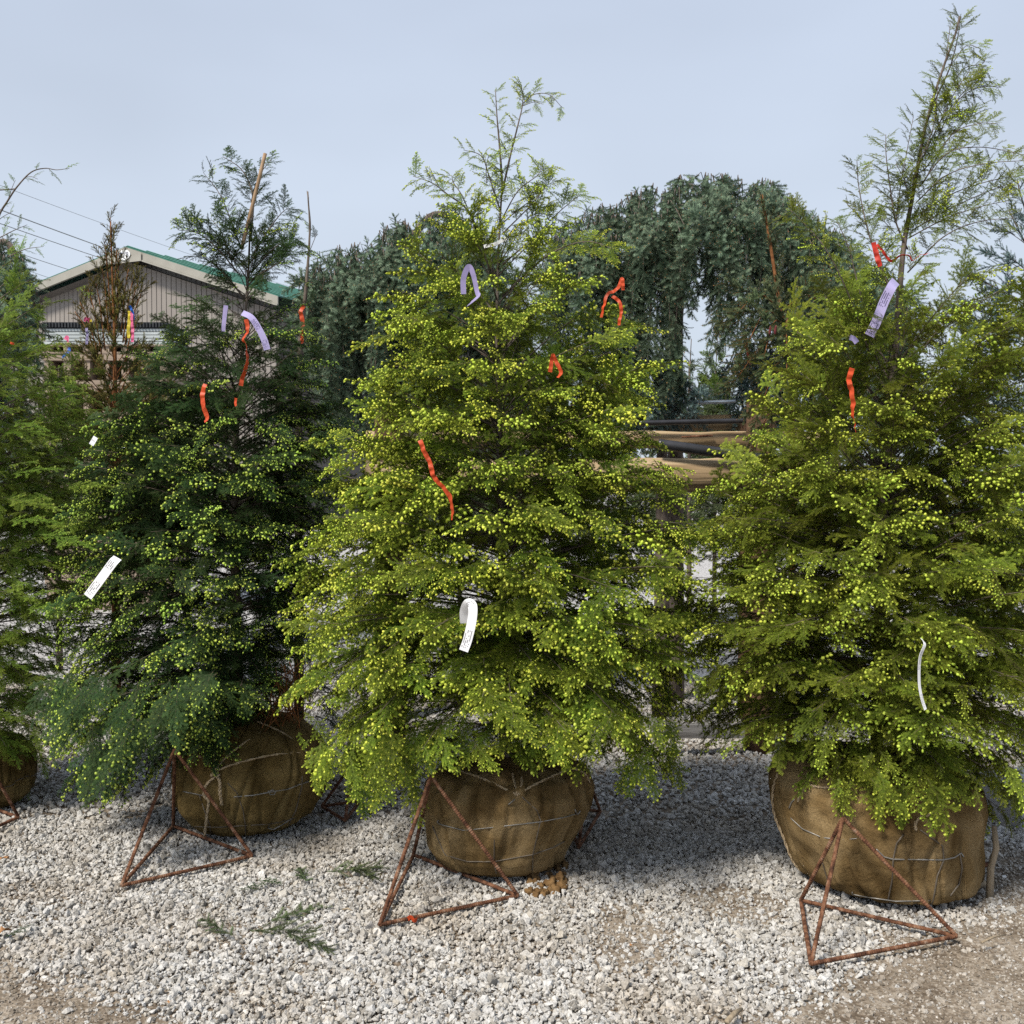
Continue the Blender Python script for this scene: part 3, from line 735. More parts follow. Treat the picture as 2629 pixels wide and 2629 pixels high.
# ------------------------------------------------------------------ root balls
class Ball:
    def __init__(s, rows, Yc, ground_px, seed, pleat=()):
        """rows: (y, xl, xr) read off the photo; ground_px: row where the ball meets the gravel"""
        s.Yc = Yc; s.seed = seed; s.pleat = pleat
        yb = rows[-1][0]; ymid = rows[len(rows) // 2][0]
        Yg = G(CX, ground_px).y
        zs = []; L = []; R = []
        for (y, a, b_) in rows:
            k = sstep(ymid, yb, y); Y = Yc + (Yg - Yc) * k
            zs.append(P(CX, y, Y).z); L.append(P(a, y, Yc).x); R.append(P(b_, y, Yc).x)
        sh = -0.012 - zs[-1]
        n = len(zs)
        zs = [z + sh * (i / (n - 1)) for i, z in enumerate(zs)]
        zs = zs[::-1]; L = L[::-1]; R = R[::-1]
        s.z0, s.z1 = zs[0], zs[-1]
        s.zs, s.L, s.R = zs, L, R
    def cr_(s, z):
        a, b_ = interp(z, s.zs, s.L), interp(z, s.zs, s.R); return 0.5 * (a + b_), 0.5 * (b_ - a)
    def rad(s, th, z):
        c, r = s.cr_(z)
        x, y = math.sin(th), -math.cos(th)
        k = 1 + 0.035 * mnoise.noise(Vector((x * 1.6, y * 1.6, z * 4 + s.seed))) + 0.014 * mnoise.noise(Vector((x * 5, y * 5, z * 9 + s.seed)))
        k += 0.010 * mnoise.noise(Vector((th * 6 + 2 * z, z * 12, s.seed + 7)))
        n5 = mnoise.noise(Vector((x * 2.6, y * 2.6, z * 2.2 + s.seed * 1.7)))
        n6 = mnoise.noise(Vector((x * 4.1 + 9, y * 4.1, z * 1.5 + s.seed * 0.7)))
        d = -0.022 * max(0.0, 1 - 11 * abs(n5)) - 0.014 * max(0.0, 1 - 9 * abs(n6)) + 0.012 * mnoise.noise(Vector((x * 3.3, y * 3.3, z * 7 + s.seed * 2)))
        for (pt, pz, amp, wd, ln) in s.pleat:          # gathered folds below the ties
            dt = th - pt
            if abs(dt) < 0.6 and z < pz:
                fall = max(0.0, 1 - (pz - z) / ln)
                for q in (-0.16, 0.0, 0.14):
                    e = (dt - q * (1.6 - fall)) / wd
                    d -= amp * fall * math.exp(-e * e) * (1 if q == 0 else 0.6)
        return r * k + d
    def pt(s, th, z, off=0.0):
        c, r = s.cr_(z); q = s.rad(th, z) + off
        return Vector((c + math.sin(th) * q, s.Yc - math.cos(th) * q, z))
    def hit(s, px, py, off=0.004):
        """where the pixel's ray first meets the ball"""
        d = ray(px, py); o = Vector((0, 0, CAMZ)); Y = s.Yc - 0.55
        while Y < s.Yc + 0.3:
            p = o + d * (Y / d.y)
            z = min(max(p.z, s.z0), s.z1); c, r = s.cr_(z)
            dx, dy = p.x - c, s.Yc - p.y
            q = math.hypot(dx, dy)
            if p.z <= s.z1 and q <= s.rad(math.atan2(dx, dy), z) + off: return p
            Y += 0.003
        z = P(px, py, s.Yc).z; z = min(max(z, s.z0), s.z1)
        c, r = s.cr_(z); x = P(px, py, s.Yc).x - c
        return s.pt(math.copysign(math.pi / 2, x), z, off) if abs(x) > r * 0.8 else P(px, py, s.Yc)
    def mesh(s, mat, parent, name='root_ball'):
        nt_, nz_ = 220, 80
        mb = MB(); u = []
        for j in range(nz_ + 1):
            z = s.z0 + (s.z1 - s.z0) * j / nz_
            for i in range(nt_):
                mb.v.append(tuple(s.pt(2 * math.pi * i / nt_, z))); u.append(i / nt_ * 2.2)
        for j in range(nz_):
            for i in range(nt_): mb.f.append((j * nt_ + i, j * nt_ + (i + 1) % nt_, (j + 1) * nt_ + (i + 1) % nt_, (j + 1) * nt_ + i))
        c, r = s.cr_(s.z1)
        k = len(mb.v)
        rings = 6
        for q in range(1, rings):
            f = 1 - q / rings
            for i in range(nt_):
                th = 2 * math.pi * i / nt_; p = s.pt(th, s.z1)
                x, y = c + (p.x - c) * f, s.Yc + (p.y - s.Yc) * f
                mb.v.append((x, y, s.z1 + 0.02 * (1 - f) + 0.012 * mnoise.noise(Vector((x * 9, y * 9, s.seed))) * (1 - f))); u.append(i / nt_ * 2.2)
            for i in range(nt_):
                a = (nz_ * nt_ if q == 1 else k + (q - 2) * nt_)
                mb.f.append((a + i, a + (i + 1) % nt_, k + (q - 1) * nt_ + (i + 1) % nt_, k + (q - 1) * nt_ + i))
        mb.f.append(tuple(k + (rings - 2) * nt_ + i for i in range(nt_)))
        mb.mi = [0] * len(mb.f); mb.att = {'u': u}
        return mb.build(name, mat, parent, smooth=True)
    def wire(s, pxs, r=0.0023, mat='wire_old', parent=None, name='basket_wire', off=0.003, per=5):
        pts = []
        for (a, b_) in zip(pxs[:-1], pxs[1:]):
            for k in range(per): pts.append((a[0] + (b_[0] - a[0]) * k / per, a[1] + (b_[1] - a[1]) * k / per))
        pts.append(pxs[-1])
        w = [s.hit(x, y, off) for x, y in pts]
        w = [w[0]] + [p for a, p in zip(w[:-1], w[1:]) if (p - a).length > 1e-4]
        mb = MB(); mb.tube(w, r, 6); return mb.build(name, M[mat], parent, smooth=True)
    def ring(s, f, parent, mat='wire_old', r=0.0023):
        z = s.z0 + (s.z1 - s.z0) * f; mb = MB()
        mb.tube([s.pt(2 * math.pi * i / 80, z + 0.012 * math.sin(i * 0.45), 0.003) for i in range(81)], r, 5, caps=False)
        return mb.build('basket_wire', M[mat], parent, smooth=True)
    def back_wires(s, parent):
        for k in range(5):
            th = math.pi * (0.62 + 0.19 * k); mb = MB()
            mb.tube([s.pt(th + 0.05 * (-1) ** j, s.z0 + (s.z1 - s.z0) * (0.03 + 0.94 * j / 6), 0.003) for j in range(7)], 0.0017, 5)
            mb.build('basket_wire', M['wire_old'], parent, smooth=True)
    def twine(s, pxs, parent, r=0.0055, off=0.004, free=None):
        ww = [s.hit(x, y, off) for x, y in pxs]
        if free: ww = [p + Vector((0, -free * i / (len(ww) - 1), 0)) for i, p in enumerate(ww)]
        path = catmull(ww, 8)
        mb = MB(); n = len(path)
        # two-ply twist
        for ph in (0, math.pi):
            tw = []
            for i, p in enumerate(path):
                t_ = (path[min(i + 1, n - 1)] - path[max(i - 1, 0)]).normalized(); a = t_.orthogonal().normalized(); b_ = t_.cross(a)
                an = i * 1.1 + ph; tw.append(p + (a * math.cos(an) + b_ * math.sin(an)) * r * 0.45)
            mb.tube(tw, r * 0.62, 5)
        return mb.build('twine', M['twine'], parent, smooth=True)

# ------------------------------------------------------------------ rebar stands
def rebar(mb, p, q, r=0.0076):
    """ribbed bar, ends rounded"""
    d = q - p; L = d.length; n = max(4, int(L / 0.009)); pts = []; rr = []
    for i in range(n):
        t0 = i / n
        for (e, k) in ((0.0, 0.86), (0.35, 1.06), (0.65, 1.06), (0.95, 0.86)):
            pts.append(p + d * min(1, t0 + e / n)); rr.append(r * k)
    mb.tube(pts, rr, 8)
def stand(label, A, B, C, D, group='rebar stands'):
    root = empty('rebar_stand', (A + B + C) / 3); tag(root, label, 'stand', group)
    for (a, b_) in ((A, B), (B, C), (C, A), (D, A), (D, B), (D, C)):
        mb = MB(); rebar(mb, a, b_); mb.build('bar', M['rust'], root, smooth=True)
    return root
def zg(v, h=0.028): return Vector((v.x, v.y, h))

# ------------------------------------------------------------------ the hemlocks of the front row
def hemlock(name, label, Yc, trunk_px, outline, nb, elev, ks, seed, ball=None, tops=(), budkeep=None, r0=0.03, extra=None, ball_label=None, **kw):
    cr = Crown(seed)
    tp = [P(x, y, Yc) for (x, y) in trunk_px]
    tp = catmull(tp, 4)
    n0 = len(ks[0])
    top_n = kw.pop('top_n', 0)
    cone_crown(cr, tp, outline, Yc, nb, elev, pick=(0, n0 - top_n), **kw)
    for (pts, ra, rb, gap, sz) in tops:
        top_stem(cr, [P(x, y, Yc + dy) for (x, y, dy) in pts], ra, rb, gap, sz, (n0 - top_n, n0))
    if extra: extra(cr)
    base = Vector((tp[0].x, Yc, 0))
    return plant_tree(name, label, 'tree', base, cr, tp, r0, 0.004, ks, M['bark'], budkeep), cr

# centre tree
Yc = 4.58
K = kinds('centre_hemlock', HF + HT, M['h_mid'], M['twig'], M['bud_lime'])
outline_c = [(470, 1215, 1365), (540, 1120, 1430), (626, 1065, 1490), (722, 1015, 1560), (842, 965, 1685), (963, 930, 1700), (1100, 880, 1710), (1200, 850, 1775), (1300, 805, 1825), (1400, 775, 1840), (1500, 750, 1835), (1600, 735, 1830), (1700, 740, 1815), (1770, 765, 1815), (1830, 800, 1775), (1890, 850, 1725), (1950, 930, 1640)]
tc_ = [(1300, 2000), (1292, 1700), (1288, 1400), (1280, 1050), (1276, 860), (1278, 700), (1284, 560), (1290, 470)]
tops_c = [([(1290, 480, 0), (1283, 380, 0), (1276, 300, 0), (1272, 232, 0)], 0.0055, 0.0015, 0.028, 0.55),
          ([(1288, 500, 0), (1310, 400, .02), (1330, 320, .03), (1342, 265, .03), (1340, 225, .03)], 0.005, 0.0013, 0.035, 0.45),
          ([(1340, 268, .03), (1370, 243, .03), (1410, 243, .02), (1443, 276, 0)], 0.0022, 0.001, 0.022, 0.4),
          ([(1342, 272, .03), (1372, 262, .03), (1395, 268, .03)], 0.0016, 0.0008, 0.02, 0.3),
          ([(1284, 540, 0), (1255, 450, -.03), (1235, 400, -.05), (1190, 385, -.06)], 0.0035, 0.001, 0.03, 0.7),
          ([(1250, 470, -.03), (1248, 430, -.03), (1254, 400, -.03)], 0.002, 0.001, 0.028, 0.6),
          ([(1250, 640, 0), (1200, 540, -.05), (1150, 500, -.05), (1110, 470, -.05), (1060, 452, -.05)], 0.005, 0.001, 0.035, 0.9),
          ([(1225, 600, 0), (1190, 510, -.1), (1165, 470, -.1), (1160, 450, -.1)], 0.003, 0.001, 0.03, 0.7),
          ([(1290, 560, 0), (1330, 490, -.05), (1380, 450, -.05), (1392, 425, -.05)], 0.003, 0.001, 0.032, 0.7),
          ([(1290, 600, 0), (1360, 530, 0), (1400, 480, 0), (1420, 455, 0)], 0.003, 0.001, 0.032, 0.7),
          ([(1290, 680, 0), (1380, 600, 0), (1440, 540, 0), (1490, 500, 0)], 0.004, 0.001, 0.035, 0.9),
          ([(1290, 760, 0), (1400, 660, -.1), (1500, 620, -.15), (1580, 640, -.2)], 0.004, 0.001, 0.045, 1.0)]
tops_c = [(p, a, b_, 0.024, 0.27 if i < 6 else 0.36) for i, (p, a, b_, g, z) in enumerate(tops_c)]
def hanging_ends(cr):
    r = cr.rng
    for (xa, xb, ya, yb, n, Ya, Yb) in ((890, 1090, 1870, 1990, 34, 3.95, 4.4), (1560, 1720, 1830, 1960, 26, 4.0, 4.6), (760, 900, 1820, 1950, 20, 4.2, 4.7)):
        for k in range(n):
            p = P(r.uniform(xa, xb), r.uniform(ya, yb), r.uniform(Ya, Yb))
            cr.spray(p, Vector((r.uniform(-0.4, 0.5), r.uniform(-0.5, 0.1), -r.uniform(0.5, 1.0))), Vector((0, -1, 0.6)), r.uniform(0.4, 0.72), 0, 8)
hem_c, cr_c = hemlock('hemlock_tree', 'hemlock with the brightest lime buds, two bare leaders, one bent over at its tip', Yc, tc_, outline_c, 285,
    [(0, -14), (0.2, 0), (0.45, 14), (0.7, 28), (0.9, 42), (1, 50)], K, 11, tops=tops_c, top_n=4, droop=0.14, spacing=0.052, topthin=1.1, rscale=0.96, extra=hanging_ends, frontlift=0.11)
ball_c = Ball([(1950, 1190, 1470), (1972, 1120, 1512), (2010, 1087, 1522), (2060, 1088, 1513), (2110, 1093, 1490), (2160, 1097, 1462), (2200, 1117, 1452), (2240, 1150, 1435), (2270, 1190, 1400), (2292, 1230, 1350)], Yc, 2292, 3.3, pleat=[(0.02, 0.36, 0.016, 0.05, 0.36)])
rb = ball_c.mesh(M['burlap'], hem_c); rb['label'] = 'burlap root ball with a vertical gathered fold, torn at the foot'
W_ = lambda pts, **k: ball_c.wire(pts, parent=rb, **k)
W_([(1122, 2110), (1128, 2116), (1190, 2132), (1268, 2124), (1388, 2110), (1450, 2098), (1478, 2090)], mat='wire')
W_([(1122, 2110), (1126, 2106)], mat='wire')
W_([(1145, 2196), (1200, 2212), (1268, 2212), (1368, 2194), (1420, 2176), (1450, 2160)])
W_([(1284, 2066), (1270, 2120), (1268, 2212), (1283, 2288)])
W_([(1340, 2046), (1378, 2080), (1388, 2106), (1368, 2194), (1366, 2275)])
W_([(1476, 2078), (1482, 2092), (1490, 2082)], mat='wire', r=0.0028)
W_([(1305, 2066), (1312, 2060), (1322, 2052)], mat='wire', r=0.003)
W_([(1110, 2120), (1140, 2190), (1145, 2196)])
ball_c.back_wires(rb)
ball_c.twine([(1326, 2040), (1285, 2020), (1230, 1995), (1170, 1976)], rb)
ball_c.twine([(1326, 2042), (1370, 2016), (1420, 1992), (1470, 1975), (1500, 1985), (1515, 2010)], rb)
ball_c.twine([(1328, 2040), (1322, 2015), (1316, 1985)], rb)
ball_c.twine([(1332, 2040), (1340, 2008), (1334, 1982)], rb)
A, B, C = zg(G(975, 2394)), zg(G(1330, 2318)), zg(G(1062, 2211))
stand('rusty rebar tetrahedron stand with an orange shred under its front bar', A, B, C, P(1106, 1992, 4.14))
s2a, s2b = zg(G(1486, 2192)), zg(G(1541, 2098)); s2c = zg(G(1440, 2085))
stand('rusty rebar stand half hidden behind the torn root ball', s2a, s2b, s2c, P(1506, 1985, 4.95))
# spilled clay beside the torn burlap
sm = MB(); r_ = random.Random(4)
for k in range(46):
    c = G(1405 + r_.uniform(-48, 45), 2278 + r_.uniform(-58, 40)); rr = r_.uniform(0.008, 0.026)
    bm = bmesh.new()
    bmesh.ops.create_icosphere(bm, subdivisions=3, radius=rr)
    vv = [(Vector(v.co) * (1 + 0.75 * mnoise.noise(v.co * 70 + Vector((k * 3.1, 0, 0))) + 0.4 * mnoise.noise(v.co * 220 + Vector((0, k, 0))))) + c + Vector((0, 0.03, 0.012 + rr * 0.3)) for v in bm.verts]
    ff = [tuple(v.index for v in f.verts) for f in bm.faces]; bm.free(); sm.add(vv, ff)
tag(sm.build('clay_soil', M['soil'], origin=G(1405, 2278), smooth=True), 'crumbled orange-brown clay spilled from a torn root ball', 'soil', kind='stuff')

# left tree
Yl = 5.08
K = kinds('left_hemlock', HF + HT, M['h_dark'], M['twig_dark'], M['bud_green'])
outline_l = [(590, 500, 740), (650, 500, 750), (700, 530, 720), (745, 520, 690), (790, 420, 760), (850, 375, 815), (900, 345, 840), (1000, 315, 860), (1100, 275, 880), (1200, 205, 890), (1300, 190, 865), (1400, 185, 840), (1500, 180, 820), (1600, 135, 790), (1700, 112, 770), (1800, 125, 720), (1880, 150, 660), (1960, 190, 520), (2040, 260, 420)]
tl_ = [(612, 1870), (605, 1500), (602, 1200), (618, 950), (634, 760), (640, 640), (642, 560)]
tops_l = [([(642, 620, 0), (650, 520, 0), (640, 470, 0), (615, 430, 0), (572, 402, 0)], 0.006, 0.0012, 0.022, 0.7),
          ([(645, 520, 0), (655, 480, 0), (672, 440, 0), (698, 410, 0)], 0.004, 0.001, 0.022, 0.6),
          ([(620, 640, 0), (590, 560, -.05), (565, 500, -.05), (522, 443, -.05)], 0.004, 0.001, 0.02, 0.75),
          ([(610, 700, 0), (560, 640, -.1), (510, 600, -.1), (456, 590, -.1)], 0.004, 0.001, 0.02, 0.85),
          ([(600, 690, 0), (570, 600, -.1), (540, 560, -.1)], 0.003, 0.001, 0.02, 0.8),
          ([(645, 660, 0), (690, 590, -.05), (720, 550, -.05), (742, 532, -.05)], 0.004, 0.001, 0.02, 0.8),
          ([(645, 700, 0), (700, 640, -.1), (740, 615, -.1), (758, 608, -.1)], 0.004, 0.001, 0.02, 0.85),
          ([(640, 720, 0), (690, 690, -.15), (730, 665, -.15), (752, 640, -.15)], 0.004, 0.001, 0.022, 0.85)]
tops_l = [(p, a, b_, 0.016, z * 0.52) for (p, a, b_, g, z) in tops_l]
def low_boughs(cr):
    r = cr.rng
    for k in range(120):
        x = r.uniform(140, 560); y = 1780 + r.uniform(0, 1) * interp(x, [140, 250, 330, 410, 470, 560], [90, 210, 190, 160, 90, 0])
        p = P(x, y - 60, r.uniform(4.25, 4.85))
        cr.spray(p, Vector((r.uniform(-0.8, 0.1), r.uniform(-0.6, 0), -r.uniform(0.4, 1.0))), Vector((-0.3, -1, 0.6)), r.uniform(0.55, 0.9), 0, 8)
hem_l, cr_l = hemlock('hemlock_tree', 'dark green hemlock with a cane tied to its top and scattered pale buds', Yl, tl_, outline_l, 370,
    [(0, -16), (0.2, -2), (0.5, 12), (0.75, 26), (1, 45)], K, 23, tops=tops_l, top_n=4, droop=0.2, spacing=0.052,
    extra=low_boughs, topthin=1.3, frontlift=0.15, tieramp=0.15, comp=0.65, budkeep=lambda p: (0.72 if p[2] < 1.9 else 0.18) * (1.0 if p[0] < -0.95 or p[1] < 4.75 else 0.5))
ball_l = Ball([(1836, 590, 730), (1862, 520, 792), (1900, 472, 828), (1950, 453, 842), (2000, 450, 833), (2050, 456, 818), (2100, 482, 796), (2140, 498, 768), (2165, 532, 720), (2184, 585, 655)], Yl, 2184, 8.1)
rb = ball_l.mesh(M['burlap_dark'], hem_l); rb['label'] = 'olive brown burlap root ball tied with a knotted tan rope'
W_ = lambda pts, **k: ball_l.wire(pts, parent=rb, **k)
W_([(470, 2032), (510, 2040), (540, 2046)], mat='wire')
W_([(600, 2046), (650, 2042), (698, 2033), (740, 2026), (770, 2014), (800, 2004)], mat='wire', r=0.0027)
W_([(688, 2030), (694, 2040), (704, 2040), (707, 2033), (700, 2028), (692, 2032)], mat='wire', r=0.0027)
W_([(500, 2122), (560, 2124), (620, 2120), (690, 2116), (715, 2112), (760, 2100)])
W_([(692, 2119), (688, 2126), (702, 2130), (725, 2117), (750, 2101)], mat='wire', r=0.0028)
W_([(512, 2042), (528, 2090), (540, 2120), (540, 2175)])
W_([(584, 2010), (608, 2035), (624, 2080), (630, 2120), (630, 2182)])
W_([(776, 1992), (775, 2020), (760, 2080), (745, 2110), (732, 2150)], r=0.0028)
W_([(792, 1945), (796, 1962), (802, 1955), (801, 1938)], mat='wire', r=0.0028)
ball_l.back_wires(rb)
ball_l.twine([(553, 1978), (580, 1945), (630, 1905), (690, 1868)], rb, r=0.005)
ball_l.twine([(553, 1980), (600, 1962), (690, 1940), (788, 1930)], rb, r=0.005)
ball_l.twine([(660, 1852), (720, 1878), (788, 1924)], rb, r=0.005)
ball_l.twine([(550, 1975), (530, 1955), (510, 1940)], rb, r=0.005)
ball_l.twine([(552, 1975), (550, 1950), (553, 1930)], rb, r=0.005)
ball_l.twine([(556, 1990), (530, 2015), (527, 2040), (540, 2052), (537, 2090), (533, 2138)], rb, r=0.0065, free=0.05)
ball_l.twine([(556, 1990), (566, 2005), (568, 2030), (574, 2062)], rb, r=0.008, free=0.03)
kb = MB()
for dx, dy in ((0, 0), (6, 8), (-6, 5), (2, -8)):
    q = ball_l.hit(553 + dx, 1984 + dy, 0.01); kb.tube([q + Vector((-.011, 0, -.006)), q + Vector((0, -.008, 0.004)), q + Vector((.011, 0, .006))], [0.005, 0.008, 0.005], 7)
kb.build('knot', M['twine'], rb, smooth=True)
A, B, C = zg(G(312, 2292)), zg(G(648, 2214)), zg(G(445, 2136))
stand('rusty rebar stand under drooping dark green boughs', A, B, C, P(448, 1925, 4.66))
a_ = zg(G(886, 2122)); b_ = zg(G(826, 2085)); c_ = zg(G(925, 2070))
stand('rusty rebar stand in deep shade between two root balls', a_, b_, c_, P(905, 1960, 5.45))

# right tree
Yr = 4.38
K = kinds('right_hemlock', HF + HT, M['h_olive'], M['twig'], M['bud_olive'])
outline_r = [(690, 2235, 2560), (720, 2155, 2640), (760, 2095, 2650), (820, 2045, 2660), (900, 1995, 2670), (1000, 1950, 2690), (1100, 1925, 2700), (1200, 1850, 2720), (1300, 1800, 2740), (1400, 1765, 2760), (1500, 1750, 2780), (1600, 1735, 2780), (1700, 1745, 2770), (1800, 1790, 2740), (1880, 1860, 2700), (1960, 1980, 2640), (2040, 2055, 2600), (2100, 2125, 2560)]
tr_ = [(2250, 2040), (2255, 1700), (2265, 1400), (2285, 1050), (2303, 850), (2310, 740), (2322, 620), (2340, 520), (2356, 430), (2375, 330), (2400, 240), (2430, 150), (2452, 90), (2464, 42)]
tops_r = [([(2400, 240, 0), (2425, 165, 0), (2433, 120, 0), (2440, 60, 0)], 0.003, 0.001, 0.03, 0.35),
          ([(2372, 340, 0), (2400, 260, .02), (2440, 170, .03), (2460, 90, .02), (2466, 42, .02)], 0.005, 0.001, 0.022, 0.55),
          ([(2362, 420, 0), (2410, 320, -.03), (2450, 240, -.04), (2490, 180, -.05)], 0.004, 0.001, 0.024, 0.6),
          ([(2440, 170, 0), (2480, 118, -.03), (2515, 124, -.04)], 0.002, 0.001, 0.024, 0.45),
          ([(2425, 260, 0), (2470, 180, -.03), (2520, 165, -.04), (2530, 150, -.04)], 0.0025, 0.001, 0.022, 0.5),
          ([(2415, 310, 0), (2480, 230, -.03), (2530, 195, -.04)], 0.0025, 0.001, 0.022, 0.6),
          ([(2390, 390, 0), (2450, 270, -.05), (2510, 225, -.06), (2570, 224, -.08)], 0.003, 0.001, 0.024, 0.55),
          ([(2370, 470, 0), (2440, 350, -.06), (2510, 318, -.1), (2562, 318, -.12)], 0.003, 0.001, 0.024, 0.5),
          ([(2370, 440, 0), (2440, 350, -.03), (2490, 300, -.05), (2508, 268, -.06)], 0.003, 0.001, 0.022, 0.6),
          ([(2360, 480, 0), (2430, 395, -.08), (2520, 378, -.14), (2640, 400, -.2)], 0.0035, 0.001, 0.026, 0.5),
          ([(2352, 520, 0), (2430, 450, -.1), (2530, 420, -.16), (2640, 412, -.2)], 0.0035, 0.001, 0.026, 0.5),
          ([(2345, 560, 0), (2440, 500, -.1), (2540, 465, -.16), (2640, 448, -.2)], 0.0035, 0.001, 0.026, 0.55),
          ([(2345, 590, 0), (2430, 540, -.1), (2540, 490, -.16), (2600, 470, -.2)], 0.0035, 0.001, 0.026, 0.6),
          ([(2335, 610, 0), (2430, 560, -.1), (2520, 530, -.16), (2590, 515, -.2)], 0.0035, 0.001, 0.028, 0.7),
          ([(2330, 700, 0), (2420, 610, -.1), (2510, 570, -.16), (2600, 560, -.2)], 0.004, 0.001, 0.03, 0.8),
          ([(2330, 640, 0), (2300, 570, -.03), (2285, 480, -.05), (2275, 400, -.06), (2274, 345, -.06)], 0.005, 0.001, 0.026, 0.6),
          ([(2300, 570, -.03), (2312, 480, -.03), (2330, 380, -.03), (2345, 300, -.03)], 0.003, 0.001, 0.026, 0.55),
          ([(2285, 740, -.1), (2250, 660, -.12), (2225, 580, -.12), (2205, 480, -.12), (2200, 412, -.12)], 0.005, 0.001, 0.028, 0.6),
          ([(2225, 580, -.12), (2195, 545, -.13), (2172, 520, -.13)], 0.002, 0.001, 0.022, 0.45),
          ([(2300, 600, 0), (2260, 560, -.08), (2230, 545, -.1)], 0.002, 0.001, 0.022, 0.5),
          ([(2340, 520, 0), (2350, 440, -.03), (2395, 330, -.05), (2410, 200, -.05)], 0.004, 0.001, 0.025, 0.55),
          ([(2335, 540, 0), (2325, 470, -.06), (2300, 420, -.08)], 0.003, 0.001, 0.025, 0.55),
          ([(2230, 900, -.2), (2180, 760, -.35), (2120, 640, -.4), (2060, 570, -.4), (2030, 540, -.4)], 0.004, 0.001, 0.07, 0.55),
          ([(2250, 880, -.2), (2210, 760, -.3), (2180, 640, -.32), (2150, 570, -.32)], 0.004, 0.001, 0.06, 0.5)]
tops_r = [(p, a * 0.8, b_ * 1.2, 0.018, min(z, 0.6) * 0.6) for (p, a, b_, g, z) in tops_r]
def low_fringe(cr):
    r = cr.rng
    for k in range(46):
        x = r.uniform(2130, 2620); p = P(x, r.uniform(1920, 2010) + 30 * (x > 2300), r.uniform(3.75, 4.2))
        cr.spray(p, Vector((r.uniform(-0.4, 0.5), r.uniform(-0.5, 0.1), -r.uniform(0.4, 1.0))), Vector((0, -1, 0.6)), r.uniform(0.4, 0.72), 0, 8)
hem_r, cr_r = hemlock('hemlock_tree', 'tallest olive green hemlock with a long see-through top and a red ribbon', Yr, tr_, outline_r, 330,
    [(0, -12), (0.2, 2), (0.5, 18), (0.75, 34), (1, 48)], K, 37, tops=tops_r, top_n=4, droop=0.16, spacing=0.054, depthf=0.8, r0=0.026, frontlift=0.10, extra=low_fringe, comp=0.45, topthin=0.8,
    budkeep=lambda p: 0.62 if p[2] < 2.5 else 0.12)
ball_r = Ball([(1935, 2010, 2320), (1960, 1990, 2440), (2000, 1979, 2498), (2060, 1986, 2512), (2120, 2002, 2505), (2200, 2036, 2508), (2260, 2056, 2505), (2300, 2072, 2488), (2340, 2112, 2440), (2365, 2190, 2400), (2380, 2250, 2370)], Yr, 2380, 5.7, pleat=[(-0.62, 0.40, 0.02, 0.06, 0.2)])
rb = ball_r.mesh(M['burlap'], hem_r); rb['label'] = 'largest brown burlap root ball wrapped in a wire basket'
W_ = lambda pts, **k: ball_r.wire(pts, parent=rb, **k)
W_([(2030, 2100), (2060, 2128), (2110, 2150), (2160, 2156), (2206, 2152)], mat='wire')
W_([(2250, 2180), (2270, 2200), (2292, 2206), (2360, 2207), (2420, 2208), (2450, 2202), (2468, 2190), (2474, 2200)], mat='wire', r=0.0028)
W_([(2320, 2142), (2302, 2165), (2293, 2206), (2290, 2260), (2278, 2320), (2250, 2362)], r=0.0028)
W_([(2362, 2130), (2420, 2172), (2423, 2208), (2406, 2250), (2396, 2310), (2374, 2370)], r=0.0028)
W_([(2188, 2290), (2188, 2296), (2230, 2304), (2300, 2314), (2390, 2312)], mat='wire')
W_([(2110, 2210), (2125, 2260), (2145, 2310), (2155, 2340)])
W_([(2464, 2190), (2470, 2230), (2462, 2270), (2440, 2300)], mat='wire_old', r=0.003)
W_([(2026, 2075), (2032, 2060), (2040, 2052)], mat='wire', r=0.003)
ball_r.back_wires(rb)
ball_r.twine([(2048, 2058), (2062, 2030), (2072, 2008), (2072, 1985)], rb, r=0.006)
ball_r.twine([(2070, 2012), (2098, 2020), (2140, 2024), (2170, 2034)], rb, r=0.005)
ball_r.twine([(2070, 2010), (2084, 1995), (2096, 1985)], rb, r=0.005)
ball_r.twine([(2352, 2132), (2350, 2115), (2362, 2100), (2400, 2085)], rb, r=0.006)
ball_r.twine([(1998, 1985), (1984, 2030), (1988, 2090), (2004, 2150), (2026, 2210), (2040, 2240)], rb, r=0.006)
A, B, C = zg(G(2082, 2496)), zg(G(2456, 2424)), zg(G(2056, 2330))
stand('rusty rebar stand in front of the largest root ball beside bare dirt', A, B, C, P(2164, 2100, 3.93))

